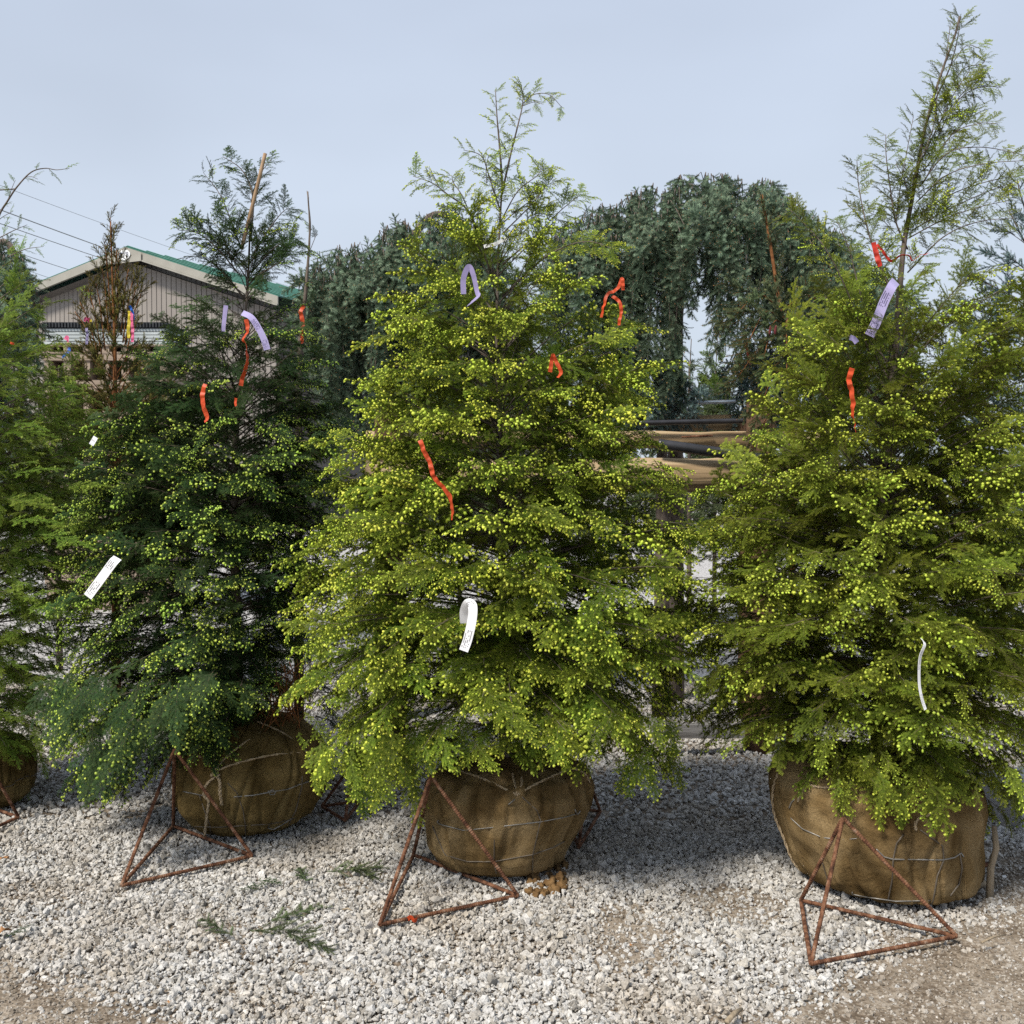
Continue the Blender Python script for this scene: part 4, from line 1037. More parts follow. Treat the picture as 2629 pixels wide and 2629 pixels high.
# hemlock at the picture's edge, without lime buds
Ye = 5.45
K = kinds('edge_hemlock', HL + HT, M['h_left'], M['twig'], M['bud_dull'])
outline_e = [(620, -160, 50), (700, -200, 95), (780, -240, 130), (850, -260, 165), (900, -280, 195), (1000, -320, 235), (1100, -350, 255), (1200, -370, 250), (1300, -380, 240), (1400, -380, 240), (1500, -380, 230), (1600, -380, 220), (1700, -370, 205), (1800, -350, 195), (1880, -320, 175), (1950, -260, 130), (2000, -200, 80)]
te_ = [(-60, 1960), (-60, 1400), (-50, 1000), (-40, 800), (-30, 680), (-12, 600)]
tops_e = [([(-20, 640, 0), (-5, 560, 0), (20, 515, 0), (45, 478, 0), (80, 442, 0), (115, 432, 0), (145, 436, 0), (178, 432, 0)], 0.006, 0.0012, 0.09, 0.28),
          ([(66, 455, 0), (82, 454, 0), (97, 460, 0)], 0.002, 0.001, 0.06, 0.2),
          ([(20, 515, 0), (28, 490, 0), (36, 470, 0), (40, 462, 0)], 0.0018, 0.0008, 0.09, 0.15),
          ([(-10, 570, 0), (10, 555, 0), (34, 542, 0)], 0.002, 0.001, 0.03, 0.25),
          ([(0, 610, 0), (35, 592, 0), (70, 577, 0)], 0.003, 0.001, 0.03, 0.3),
          ([(20, 660, 0), (65, 640, 0), (112, 633, 0)], 0.003, 0.001, 0.025, 0.3),
          ([(-150, 500, 0), (-60, 491, 0), (0, 488, 0), (40, 485, 0)], 0.004, 0.003, 0.4, 0.15)]
def left_tips(cr):
    r = cr.rng
    for k in range(46):
        y = r.uniform(720, 1900); x = r.uniform(20, 215)
        p = P(x, y, Ye - r.uniform(0.3, 0.9)); d = Vector((0.9, -0.35, r.uniform(-0.15, 0.4)))
        cr.spray(p, d, Vector((0, -0.4, 1)), r.uniform(0.6, 0.9), 0, 6)
hem_e, cr_e = hemlock('hemlock_tree', 'yellow-green hemlock without lime buds, its bare leader arching over', Ye, te_, outline_e, 380,
    [(0, -8), (0.3, 8), (0.6, 20), (1, 40)], K, 51, tops=tops_e, top_n=4, droop=0.10, tieramp=0.15, comp=0.7, spacing=0.05, scale=1.0, extra=left_tips)
ball_e = Ball([(1900, -170, 50), (1930, -195, 75), (1980, -205, 84), (2030, -200, 74), (2065, -180, 50), (2088, -140, 10)], Ye, 2088, 1.2)
rb = ball_e.mesh(M['burlap_dark'], hem_e); ball_e.back_wires(rb); ball_e.ring(0.45, rb)
A, B, C = zg(G(48, 2113)), zg(G(-70, 2165)), zg(G(-70, 2072))
stand('rusty rebar stand beside the shaded root ball of the yellow-green hemlock', A, B, C, P(-45, 1930, 5.0))

# ------------------------------------------------------------------ weeping spruces behind the rack
KW = kinds('weeping_spruce', SPF, M['s_blue'], M['twig_dark'], M['bud_brown'])
KG = kinds('grey_weeping_spruce', SPF, M['s_grey'], M['twig_dark'], M['bud_brown'])
def weeping(label, Y, ridge, bottom, n, seed, ks, trunk, depth=0.85, sag=0.55, gap=0.14, scale=1.0, tops=14, group='weeping spruces', bunch=58):
    """ridge and bottom: (x, y) rows; strands hang from a domed ridge down to the bottom line"""
    cr = Crown(seed); r = cr.rng
    xs = [a for a, b_ in ridge]; ys = [b_ for a, b_ in ridge]; bx = [a for a, b_ in bottom]; by = [b_ for a, b_ in bottom]
    for i in range(n):
        px = xs[0] + (xs[-1] - xs[0]) * (i + r.random()) / n
        short = r.random() < 0.5
        if not short: px = min(xs[-1], max(xs[0], bunch * round(px / bunch + r.uniform(-.3, .3)) + r.gauss(0, bunch * 0.2)))
        off = depth * (2 * r.random() - 1) if r.random() < 0.35 else -depth * math.sqrt(r.random())
        k = off / depth
        top = P(px, interp(px, xs, ys), Y); top = Vector((top.x * (Y + off) / Y, Y + off, top.z - sag * k * k))
        zb = P(px, interp(px, bx, by) + r.uniform(-45, 25), Y + off * 0.8).z
        out = Vector((r.uniform(-0.25, 0.25), (1 if off > 0 else -1) * abs(k), 0))
        path = [top - out * 0.15 - Vector((0, 0, 0.14)), top - Vector((0, 0, 0.06))]
        L = max(0.15, top.z - zb) * (r.uniform(0.18, 0.42) if short else r.uniform(0.8, 1.0)); m = max(2, int(L / 0.12)); p = path[-1].copy()
        for j in range(m):
            t = (j + 1) / m
            p = top - Vector((0, 0, 0.05)) + out * (0.16 * math.sin(min(1, t * 1.6) * 1.57)) + Vector((0.03 * math.sin(i + 3 * t), 0, -L * t)); path.append(p)
        cr.limb(path, 0.0035, 0.0015, 4)
        s = 0.02
        while s < L:
            t = s / L; f = 1 + t * m; j = min(len(path) - 2, int(f)); q = path[j].lerp(path[j + 1], f - j); d = (path[j + 1] - path[j]).normalized()
            o = Vector((r.uniform(-1, 1), r.uniform(-1.2, 0.4) if off <= 0 else r.uniform(-.4, 1), 0))
            cr.spray(q, d + o * r.uniform(0.2, 0.75) + Vector((0, 0, 0.15 if t < 0.12 else 0)), Vector((r.uniform(-1, 1), -1, 0.3)), scale * r.uniform(0.4, 1.1), 0, len(ks[0]))
            s += gap * r.uniform(0.7, 1.3)
    for i in range(tops):          # short shoots standing off the dome
        px = xs[0] + (xs[-1] - xs[0]) * (i + r.random()) / tops
        q = P(px, interp(px, xs, ys), Y) + Vector((0, r.uniform(-0.25, 0.1), -0.2))
        cr.spray(q, Vector((r.uniform(-0.8, 0.8), r.uniform(-0.6, 0.3), r.uniform(0.3, 1.0))), Vector((0, -1, 0.4)), scale * r.uniform(0.35, 0.6), 0, len(ks[0]))
    tp = catmull([P(x, y, Y + dy) if y is not None else Vector((P(x, 1400, Y).x, Y + dy, -0.02)) for (x, y, dy) in trunk], 6)
    return plant_tree('weeping_spruce', label, 'tree', Vector((tp[0].x, Y, 0)), cr, tp, 0.07, 0.02, ks, M['bark'], None, group)

weeping('weeping spruce with the highest dome and a gap showing sky beneath', 8.0,
    [(1400, 600), (1450, 555), (1520, 515), (1600, 488), (1680, 455), (1760, 432), (1830, 428), (1900, 436), (1970, 445), (2020, 470), (2060, 510), (2130, 560), (2230, 620), (2330, 700)],
    [(1400, 900), (1480, 1060), (1560, 1090), (1700, 1080), (1738, 1060), (1746, 680), (1796, 660), (1806, 740), (1824, 800), (1887, 830), (1985, 800), (2010, 900), (2100, 1000), (2230, 1050), (2330, 1080)],
    330, 5, KW, [(1740, None, 0.1), (1735, 1000, 0.1), (1745, 760, 0.05), (1790, 600, 0), (1900, 540, 0), (2020, 620, 0), (2100, 760, 0)], gap=0.13)
weeping('weeping spruce with a low sloping dome behind the bright lime hemlock', 8.2,
    [(780, 690), (820, 640), (860, 615), (930, 600), (1000, 560), (1090, 530), (1160, 530), (1220, 560), (1290, 640), (1340, 760)],
    [(780, 800), (800, 880), (850, 1060), (900, 1120), (1000, 1120), (1150, 1100), (1340, 1050)],
    210, 9, KW, [(1010, None, 0.1), (1005, 1000, 0.1), (1020, 750, 0.05), (1080, 580, 0), (1160, 560, 0), (1280, 700, 0)], gap=0.13)
weeping('dark weeping spruce beside the gable wall', 7.6,
    [(-260, 700), (-150, 620), (-60, 585), (10, 590), (50, 620), (80, 680), (105, 740)],
    [(-260, 1200), (0, 1200), (60, 900), (85, 860), (105, 830)],
    130, 13, KW, [(-80, None, 0.1), (-80, 900, 0), (-60, 700, 0), (10, 620, 0), (60, 700, 0)], gap=0.11)
weeping('grey-blue weeping spruce column below the sky gap, wrapped with a red ribbon', 7.7,
    [(1880, 880), (1900, 860), (1930, 850), (1970, 845), (2010, 860), (2060, 900)],
    [(1870, 1060), (1930, 1080), (2000, 1080), (2060, 1080)],
    46, 17, KG, [(1960, None, 0), (1960, 1000, 0), (1955, 870, 0)], depth=0.25, sag=0.2, gap=0.09, scale=0.75, tops=4, bunch=20)
weeping('grey-blue weeping spruce skirt hanging below the highest dome', 7.5,
    [(1620, 960), (1660, 930), (1700, 900), (1750, 920), (1790, 980)],
    [(1620, 1075), (1700, 1085), (1790, 1070)],
    34, 19, KG, [(1700, None, 0), (1700, 1050, 0), (1700, 930, 0)], depth=0.25, sag=0.2, gap=0.09, scale=0.75, tops=2, bunch=20)

# ------------------------------------------------------------------ other conifers
def conifer(name, label, Y, trunk_px, outline, nb, elev, ks, seed, tops=(), r0=0.03, group=None, budkeep=None, bark='bark', **kw):
    cr = Crown(seed); tp = catmull([P(x, y, Y) if y is not None else Vector((P(x, 1400, Y).x, Y, -0.02)) for (x, y) in trunk_px], 4)
    cone_crown(cr, tp, outline, Y, nb, elev, pick=(0, len(ks[0])), **kw)
    for (pts, ra, rb_, gap, sz) in tops:
        top_stem(cr, [P(x, y, Y + dy) for (x, y, dy) in pts], ra, rb_, gap, sz, (0, len(ks[0])), fan=(15, 40))
    return plant_tree(name, label, 'tree', Vector((tp[0].x, Y, 0)), cr, tp, r0, 0.004, ks, M[bark], budkeep, group)

KO = kinds('olive_spruce', SPC[:3] + SPS, M['s_olive'], M['twig_orange'], M['bud_brown'])
tops_o = []
for (x0, y0, x1, y1) in ((290, 760, 283, 558), (285, 760, 268, 620), (292, 760, 300, 640), (300, 780, 305, 650), (310, 800, 330, 690), (315, 820, 345, 705), (320, 830, 356, 720), (280, 800, 262, 690), (270, 840, 246, 728), (262, 860, 226, 742), (258, 880, 205, 776), (262, 900, 192, 800), (325, 850, 362, 755)):
    tops_o.append(([(x0, y0 + 60, 0), ((x0 * 0.45 + x1 * 0.55), (y0 + y1) / 2, 0), (x1, y1, 0)], 0.0045, 0.002, 0.035, 0.40))
conifer('spruce_tree', 'brown-tinged young spruce of bare upright shoots, tied with pink and yellow ribbons', 6.2, [(295, None), (295, 1200), (295, 900), (288, 700), (284, 570)],
    [(760, 270, 330), (830, 235, 370), (900, 195, 410), (960, 175, 440), (1050, 180, 470), (1150, 190, 480), (1300, 180, 480)], 110, [(0, 15), (0.5, 38), (1, 62)], KO, 61, tops=tops_o, spacing=0.075, scale=0.75, bark='twig_orange', side=(12, 40), comp=0.2)
KB = kinds('blue_spruce', SPC, M['s_grey'], M['twig_orange'], M['bud_brown'])
conifer('blue_spruce', 'blue spruce with tan bud clusters behind the tallest hemlock', 6.0, [(2680, None), (2680, 1000), (2670, 700), (2660, 470)],
    [(490, 2625, 2720), (560, 2575, 2760), (650, 2510, 2820), (760, 2480, 2860), (900, 2470, 2900), (1100, 2450, 2920), (1300, 2430, 2940), (1600, 2440, 2900)], 130, [(0, 0), (0.5, 15), (1, 50)], KB, 67, spacing=0.09, scale=0.85,
    tops=[([(2640, 560, 0), (2620, 500, 0), (2612, 462, 0)], 0.005, 0.003, 0.06, 0.35), ([(2630, 620, 0), (2605, 570, 0), (2590, 540, 0)], 0.005, 0.003, 0.06, 0.35)])
KH = kinds('back_hemlock', HF[:6] + HT[:2], M['h_dark'], M['twig_dark'], M['bud_green'])
conifer('hemlock_tree', 'dark hemlock with a bare brown leader, standing behind the caned hemlock', 6.0, [(765, None), (768, 1000), (785, 750), (795, 600), (790, 492)],
    [(690, 770, 800), (730, 730, 805), (780, 690, 810), (850, 680, 820), (950, 680, 830), (1100, 670, 870), (1300, 650, 920), (1600, 640, 960), (1850, 660, 930)], 120, [(0, -5), (0.5, 15), (1, 40)], KH, 71, spacing=0.065,
    budkeep=lambda p: 0.15, tops=[([(793, 640, 0), (797, 580, 0), (793, 530, 0), (788, 490, 0)], 0.004, 0.002, 0.12, 0.2), ([(797, 640, 0), (812, 600, 0), (800, 610, 0)], 0.002, 0.001, 0.08, 0.2)])
# young spruce with the rusty leader
KY = kinds('young_spruce', SPC[:4], M['s_green'], M['twig_orange'], M['bud_brown'])
Yy = 5.9; cr = Crown(77)
lead = catmull([Vector((P(2030, 1400, Yy).x, Yy, -0.02)), P(2035, 1300, Yy), P(2030, 1000, Yy), P(2012, 840, Yy), P(1995, 740, Yy), P(1975, 610, Yy), P(1955, 500, Yy)], 5)
for k in range(26):
    f = 0.35 + 0.62 * k / 26; q = lead[int(f * (len(lead) - 1))]
    cr.spray(q, Vector((cr.rng.uniform(-.5, .5), cr.rng.uniform(-.5, .2), 0.8)), Vector((0, -1, 0)), cr.rng.uniform(0.22, 0.34), 0, 4)
for (x, y, x1, y1, dy) in ((2005, 800, 1895, 800, -.2), (2005, 815, 1920, 880, -.3), (2010, 830, 1960, 920, -.35), (2015, 815, 2110, 770, -.1), (2010, 800, 2130, 800, -.2), (2015, 840, 2090, 900, -.3), (2018, 860, 2020, 960, -.4), (2020, 900, 1900, 960, -.2), (2020, 900, 2140, 960, -.2), (2025, 960, 1950, 1050, -.3), (2025, 950, 2100, 1050, -.3), (2030, 1050, 1930, 1150, -.2), (2030, 1050, 2130, 1150, -.2)):
    a = P(x, y, Yy); b_ = P(x1, y1, Yy + dy); mid = a.lerp(b_, 0.5) + Vector((0, 0, 0.09)); path = catmull([a, mid, b_], 5); cr.limb(path, 0.005, 0.002)
    for k in range(5):
        i = 1 + k * 2 if 1 + k * 2 < len(path) - 1 else len(path) - 2
        d = (path[i + 1] - path[i]).normalized(); sd_ = d.cross(Vector((0, 0, 1)))
        cr.spray(path[i], d + sd_ * (0.5 if k % 2 else -0.5) * (k < 4), Vector((0, -0.3, 1)), cr.rng.uniform(0.55, 0.8), 0, 4)
ys = plant_tree('spruce_tree', 'young spruce with a rusty brown leader and arching branches', 'tree', Vector((lead[0].x, Yy, 0)), cr, lead, 0.022, 0.008, KY, M['twig_orange'])
for (x, y) in ((2045, 815), (2020, 830), (1990, 848), (1976, 850)):
    cn = MB(); q = P(x, y, Yy - 0.3); cn.tube([q + Vector((0, 0, -.025)), q + Vector((0, 0, -.012)), q + Vector((0.002, 0, .01)), q + Vector((.004, 0, .026))], [0.002, 0.0075, 0.007, 0.002], 8)
    cn.build('cone', noise_mat('red_cone', [(0.3, (0.08, 0.02, 0.022)), (0.7, (0.17, 0.04, 0.045))], 90), ys, smooth=True)
# far conifers closing the gaps
KT = kinds('arborvitae', TF, M['thuja'], M['twig'])
KF = kinds('far_spruce', SPC[:3], M['s_green'], M['twig_dark'])
conifer('arborvitae', 'bright green arborvitae far behind the rack, seen through the gap', 13.0, [(1835, None), (1835, 1100), (1838, 950), (1842, 870)],
    [(880, 1825, 1860), (920, 1800, 1880), (1000, 1775, 1900), (1200, 1760, 1910), (1380, 1770, 1905)], 130, [(0, 40), (1, 65)], KT, 81, spacing=0.12, scale=1.3)
conifer('spruce_tree', 'small pale spruce beside the far arborvitae', 11.0, [(1770, None), (1770, 1000), (1772, 930), (1775, 870)],
    [(880, 1765, 1790), (920, 1750, 1820), (980, 1740, 1860), (1100, 1700, 1880), (1400, 1680, 1890)], 60, [(0, 0), (1, 40)], KF, 83, spacing=0.15, scale=0.9)
for (x, top, Y, hw, sd_, lab) in ((480, 905, 10.5, 200, 91, 'green spruce in the back row, before the long gable wall'), (1180, 950, 11.0, 230, 92, 'green spruce in the back row, between the two large weeping spruces'), (1600, 985, 12.0, 200, 93, 'green spruce in the back row under the highest weeping dome'), (2180, 960, 10.5, 230, 94, 'green spruce in the back row behind the tallest hemlock'), (150, 945, 9.5, 180, 95, 'green spruce in the back row in front of the stacked pallets')):
    conifer('spruce_tree', lab, Y, [(x, None), (x, 1250), (x, top)], [(top + 10, x - 20, x + 20), (top + 150, x - hw * 0.6, x + hw * 0.6), (1330, x - hw, x + hw), (1420, x - hw * 0.9, x + hw * 0.9)], 70, [(0, 0), (1, 45)], KF, sd_, spacing=0.16, scale=1.25)

# ------------------------------------------------------------------ timber rack
rk = empty('timber_rack', (1.4, 6.5, 0)); tag(rk, 'timber rack of round logs bolted to brown posts, behind the front row', 'rack')
def logm(p, q, r, name, mat, parent):
    mb = MB(); n = 24; pts = [p.lerp(q, i / n) for i in range(n + 1)]
    mb.tube([a + Vector((0, 0.012 * vnoise(i, r, 0.5), 0.012 * vnoise(i, r, 0.45, 4))) for i, a in enumerate(pts)], [r * (1 + 0.05 * vnoise(i, 3, 0.6, 9)) for i in range(n + 1)], 18)
    return mb.build(name, mat, parent, smooth=True)
for x in (1952, 1000):
    bx_ = P(x, 1400, 6.55).x; tz = P(x, 1028, 6.55).z
    mb = MB(); mb.tube([Vector((bx_, 6.55, z)) for z in (-0.05, 0.3, 1.0, 1.7, tz - 0.012, tz)], [0.095, 0.092, 0.09, 0.088, 0.086, 0.078], 18); mb.build('post', M['post'], rk, smooth=True)
for x in (1930, 1010):
    bx_ = P(x, 1400, 7.4).x; tz = P(x, 1075, 7.4).z
    mb = MB(); mb.tube([Vector((bx_, 7.4, z)) for z in (-0.05, 0.3, 1.0, 1.6, tz - 0.012, tz)], [0.09, 0.09, 0.088, 0.086, 0.084, 0.076], 16); mb.build('post', M['post'], rk, smooth=True)
yl = 6.36
logm(P(940, 1225, yl), P(2150, 1216, yl), 0.098, 'rail', M['log'], rk)
logm(P(940, 1129, 6.72), P(2150, 1131, 6.72), 0.055, 'rail', M['log'], rk)
logm(P(940, 1088, 7.55), P(2150, 1084, 7.55), 0.055, 'rail', M['log'], rk)
mb = MB(); mb.box(P(1790, 1876, 6.42), 0.55, 0.05, 0.08); mb.build('kick_board', M['grey_plank'], rk)
for (a, b_) in (((1750, 1122), (1830, 1118)),):
    mb = MB(); mb.tube([P(a[0], a[1], 6.64), P(b_[0], b_[1], 6.64)], 0.006, 8); mb.build('bolt', M['rust'], rk, smooth=True)
def pipe(label, p, q, r, mat, group=None):
    mb = MB(); mb.tube([p, p.lerp(q, 0.02), p.lerp(q, 0.98), q], [r, r, r, r], 14); o = mb.build('pipe', M[mat], origin=(p + q) / 2, smooth=True); tag(o, label, 'pipe', group)
pipe('thin black pipe lying level on the timber rack', P(1640, 1086, 6.62), P(2080, 1077, 6.62), 0.016, 'pipe_black')
pipe('thick black pipe sloping down below the upper log', P(1690, 1140, 6.28), P(1990, 1182, 6.20), 0.031, 'pipe_black')
pipe('shiny steel pipe above the rack in front of the arborvitae', P(1700, 1037, 7.3), P(1890, 1030, 7.3), 0.013, 'pipe_steel')
pipe('steel pipe glimpsed through the dark hemlock', P(300, 1152, 5.95), P(460, 1145, 5.95), 0.012, 'pipe_steel')

# ------------------------------------------------------------------ barn
m, nt, b = new_mat('taupe_metal_siding', 0.55, 0.3)
t = N(nt, 'ShaderNodeTexCoord'); n1 = N(nt, 'ShaderNodeTexNoise'); n1.inputs['Scale'].default_value = 0.6; nt.links.new(t.outputs['Object'], n1.inputs['Vector'])
r = ramp_node(nt, [(0.3, (0.205, 0.185, 0.17)), (0.7, (0.25, 0.23, 0.21))]); nt.links.new(n1.outputs['Fac'], r.inputs[0]); nt.links.new(r.outputs[0], b.inputs['Base Color'])
M['siding'] = m
M['siding_groove'] = noise_mat('siding_groove', [(0.3, (0.10, 0.09, 0.085)), (0.7, (0.13, 0.12, 0.11))], 2)
M['trim'] = noise_mat('tan_trim', [(0.3, (0.25, 0.24, 0.21)), (0.7, (0.31, 0.30, 0.265))], 2, 0.5, 0.3)
M['green_roof'] = noise_mat('green_metal_roof', [(0.3, (0.035, 0.13, 0.10)), (0.7, (0.05, 0.165, 0.13))], 2, 0.45, 0.4)
TH = math.radians(27); DB = 40.0
pk = P(350, 642, DB)
ax = Vector((math.cos(TH), -math.sin(TH), 0)); bk = Vector((math.sin(TH), math.cos(TH), 0))
def onplane(px, py):
    d = ray(px, py); o = Vector((0, 0, CAMZ)); return o + d * ((pk - o).dot(bk) / d.dot(bk))
barn = empty('barn', Vector((pk.x, pk.y, 0))); tag(barn, 'taupe metal-sided barn with a green roof and tan rake trim', 'building')
le = onplane(105, 740); re_ = onplane(716, 760)
uL = (le - pk).dot(ax); uR = (re_ - pk).dot(ax)
sL = (pk.z - le.z) / -uL; sR = (pk.z - re_.z) / uR
uL2 = -7.2
def ztop(u): return pk.z - (sL * -u if u < 0 else sR * u)
def bp_(u, z, dep=0.0): v = pk + ax * u + bk * dep; return Vector((v.x, v.y, z))
mb = MB(); mb.add([bp_(uL2 + 0.1, 0, 0.1), bp_(uR - 0.1, 0, 0.1), bp_(uR - 0.1, ztop(uR) - 0.5, 0.1), bp_(0, pk.z - 0.5, 0.1), bp_(uL2 + 0.1, ztop(uL2) - 0.5, 0.1)], [(0, 1, 2, 3, 4)])
mb.add([bp_(uR - 0.1, 0, 0.1), bp_(uR - 0.1, 0, 24), bp_(uR - 0.1, ztop(uR) - 0.3, 24), bp_(uR - 0.1, ztop(uR) - 0.3, 0.1)], [(0, 1, 2, 3)])
mb.add([bp_(uL2 + 0.1, 0, 0.1), bp_(uL2 + 0.1, 0, 24), bp_(uL2 + 0.1, ztop(uL2) - 0.3, 24), bp_(uL2 + 0.1, ztop(uL2) - 0.3, 0.1)], [(3, 2, 1, 0)])
mb.build('wall', M['siding_groove'], barn)
u = uL2 + 0.12; pw = 0.235
while u < uR - 0.3:
    a, c = u + 0.02, u + pw - 0.02
    mb = MB()
    z0, z1 = ztop(a) - 0.35, ztop(c) - 0.35
    mb.add([bp_(a - .012, 0, .09), bp_(a, 0, .055), bp_(c, 0, .055), bp_(c + .012, 0, .09), bp_(a - .012, z0, .09), bp_(a, z0, .055), bp_(c, z1, .055), bp_(c + .012, z1, .09)], [(0, 1, 5, 4), (1, 2, 6, 5), (2, 3, 7, 6)])
    mb.build('siding_panel', M['siding'], barn); u += pw
# roof slabs with standing ribs, overhanging the gable
for sgn, ue, sl in ((-1, uL2 - 0.35, sL), (1, uR + 0.35, sR)):
    mb = MB(); q = [bp_(0, pk.z + 0.05, -0.45), bp_(ue, ztop(ue) + 0.05, -0.45), bp_(ue, ztop(ue) + 0.05, 24), bp_(0, pk.z + 0.05, 24)]
    w_ = [p - Vector((0, 0, 0.05)) for p in q]
    mb.add(q + w_, [(0, 1, 2, 3), (7, 6, 5, 4), (0, 4, 5, 1), (1, 5, 6, 2), (2, 6, 7, 3), (3, 7, 4, 0)])
    rf = mb.build('roof', M['green_roof'], barn)
    for k in range(26):
        mb = MB(); dep = -0.4 + k * 0.92; mb.tube([bp_(0, pk.z + 0.07, dep), bp_(ue, ztop(ue) + 0.07, dep)], 0.022, 4); mb.build('roof_rib', M['green_roof'], rf)
    # rake trim: tall board with a lighter lower lip
    for (o0, o1, d0, d1, nm) in ((-0.01, 0.25, -0.50, -0.46, 'rake_board'), (0.253, 0.31, -0.54, -0.44, 'rake_lip')):
        mb = MB(); v = []
        for dd in (d0, d1):
            v += [bp_(0, pk.z - o0, dd), bp_(ue, ztop(ue) - o0, dd), bp_(ue, ztop(ue) - o1, dd), bp_(0, pk.z - o1, dd)]
        mb.add(v, [(0, 1, 2, 3), (7, 6, 5, 4), (0, 4, 5, 1), (2, 6, 7, 3), (1, 5, 6, 2)])
        mb.build(nm, M['trim'], barn)
    mb = MB(); mb.add([bp_(0, pk.z - .5, -.45), bp_(ue, ztop(ue) - .5, -.45), bp_(ue, ztop(ue) - .5, .06), bp_(0, pk.z - .5, .06)], [(0, 1, 2, 3)]); mb.build('soffit', M['siding_groove'], barn)
mb = MB(); v = [bp_(-0.85, ztop(-0.85) - 0.42, -0.56), bp_(0.85, ztop(0.85) - 0.42, -0.56), bp_(0.85, ztop(.85) - 0.02, -0.56), bp_(0, pk.z - 0.02, -0.56), bp_(-0.85, ztop(-.85) - 0.02, -0.56)]
v = [bp_(-0.8, pk.z - 0.56, -0.56), bp_(0.8, pk.z - 0.56, -0.56), bp_(0.8, ztop(0.8) + 0.0, -0.56), bp_(0, pk.z, -0.56), bp_(-0.8, ztop(-0.8), -0.56)]
mb.add(v, [(0, 1, 2, 3, 4)]); mb.build('peak_plate', M['trim'], barn)
mb = MB(); n = 28; c0 = bp_(0.0, pk.z - 0.29, -0.60)
v = [c0 + ax * (0.30 * math.cos(2 * math.pi * k / n)) + Vector((0, 0, 0.185 * math.sin(2 * math.pi * k / n))) for k in range(n)]
v2 = [p + bk * 0.03 for p in v]
mb.add(v + v2, [tuple(range(n))] + [(k, (k + 1) % n, n + (k + 1) % n, n + k) for k in range(n)])
M['sign_white'] = noise_mat('sign_white', [(0.3, (0.76, 0.79, 0.80)), (0.7, (0.84, 0.86, 0.87))], 3, 0.4)
M['sign_blue'] = noise_mat('sign_blue', [(0.3, (0.13, 0.20, 0.34)), (0.7, (0.18, 0.26, 0.42))], 3, 0.4)
M['sign_grey'] = noise_mat('sign_grey', [(0.3, (0.20, 0.21, 0.24)), (0.7, (0.27, 0.28, 0.31))], 3, 0.4)
sgn_o = mb.build('oval_sign', M['sign_white'], barn)
def strokes(polys, mat):
    mb = MB()
    for pl in polys:
        v = [c0 + ax * x + Vector((0, 0, z)) - bk * 0.006 for (x, z) in pl]; mb.add(v, [tuple(range(len(v)))])
    mb.build('sign_lettering', mat, sgn_o)
strokes([[(-.25, -.09), (-.2, -.09), (-.15, .04), (-.15, .09), (-.19, .06)], [(-.2, -.09), (-.15, -.09), (-.11, .09), (-.15, .09)], [(-.14, -.09), (-.09, -.09), (-.06, .1), (-.11, .1)]], M['sign_blue'])
strokes([[(-.03, .05), (.10, .05), (.10, .09), (-.03, .09)], [(0, -.09), (.04, -.09), (.04, .05), (0, .05)], [(.11, -.09), (.15, -.09), (.15, .09), (.11, .09)], [(.15, .05), (.22, .05), (.22, .09), (.15, .09)], [(.19, .0), (.23, .01), (.23, .07), (.19, .07)], [(.15, -.02), (.22, -.02), (.22, .02), (.15, .02)], [(.19, -.07), (.24, -.07), (.24, -.01), (.19, -.01)], [(.15, -.09), (.23, -.09), (.23, -.05), (.15, -.05)]], M['sign_grey'])

# ------------------------------------------------------------------ stacked goods before the barn
Yp = 14.0
M['pallet_wood'] = noise_mat('pallet_wood', [(0.3, (0.22, 0.17, 0.13)), (0.7, (0.36, 0.29, 0.23))], 6, 0.9, stretch=(0.4, 4, 4))
M['pink_wood'] = noise_mat('pink_boards', [(0.3, (0.34, 0.20, 0.17)), (0.7, (0.46, 0.28, 0.24))], 6, 0.8)
M['grey_tray'] = noise_mat('grey_tray', [(0.3, (0.33, 0.37, 0.38)), (0.7, (0.45, 0.49, 0.50))], 4, 0.5)
M['black_tray'] = noise_mat('black_tray', [(0.3, (0.02, 0.022, 0.026)), (0.7, (0.05, 0.054, 0.06))], 8, 0.5)
px0, px1 = P(108, 850, Yp).x, P(430, 850, Yp).x
wd = px1 - px0; cxm = (px0 + px1) / 2
def zrow(y): return P(200, y, Yp).z
stack = empty('pallet_stack', (cxm, Yp + 0.5, 0)); tag(stack, 'tall stack of pallets carrying grey panels, topped by ribbed black trays', 'stack')
z = 0.0; lv = zrow(905) - 0.02; npal = 8; ph = lv / npal
for k in range(npal + 1):
    z0 = k * ph if k < npal else zrow(908)
    hh = ph if k < npal else zrow(884) - zrow(908)
    for (dz, nm) in ((0.10, 'deck_board'), (0.90, 'deck_board')):
        mb = MB(); mb.box((cxm, Yp + 0.5, z0 + hh * dz), wd, 1.0, hh * 0.19); mb.build(nm, M['pallet_wood'], stack)
    for j in range(7):
        mb = MB(); mb.box((px0 + 0.06 + (wd - 0.12) * j / 6, Yp + 0.5, z0 + hh * 0.5), 0.09, 0.96, hh * 0.6); mb.build('stringer', M['pallet_wood'], stack)
zz0 = zrow(884); zz1 = zrow(842)
for k in range(5):
    h5 = (zz1 - zz0) / 5
    mb = MB(); mb.box((cxm + 0.02 * (k % 2), Yp + 0.5, zz0 + h5 * (k + 0.45)), wd - 0.03 * (k % 3), 0.96, h5 * 0.8); mb.build('panel', M['grey_tray'], stack)
zb0, zb1 = zz1, zrow(826)
mb = MB(); mb.box((cxm, Yp + 0.5, (zb0 + zb1) / 2), wd - 0.02, 0.98, (zb1 - zb0) * 0.9); tr_o = mb.build('tray', M['black_tray'], stack)
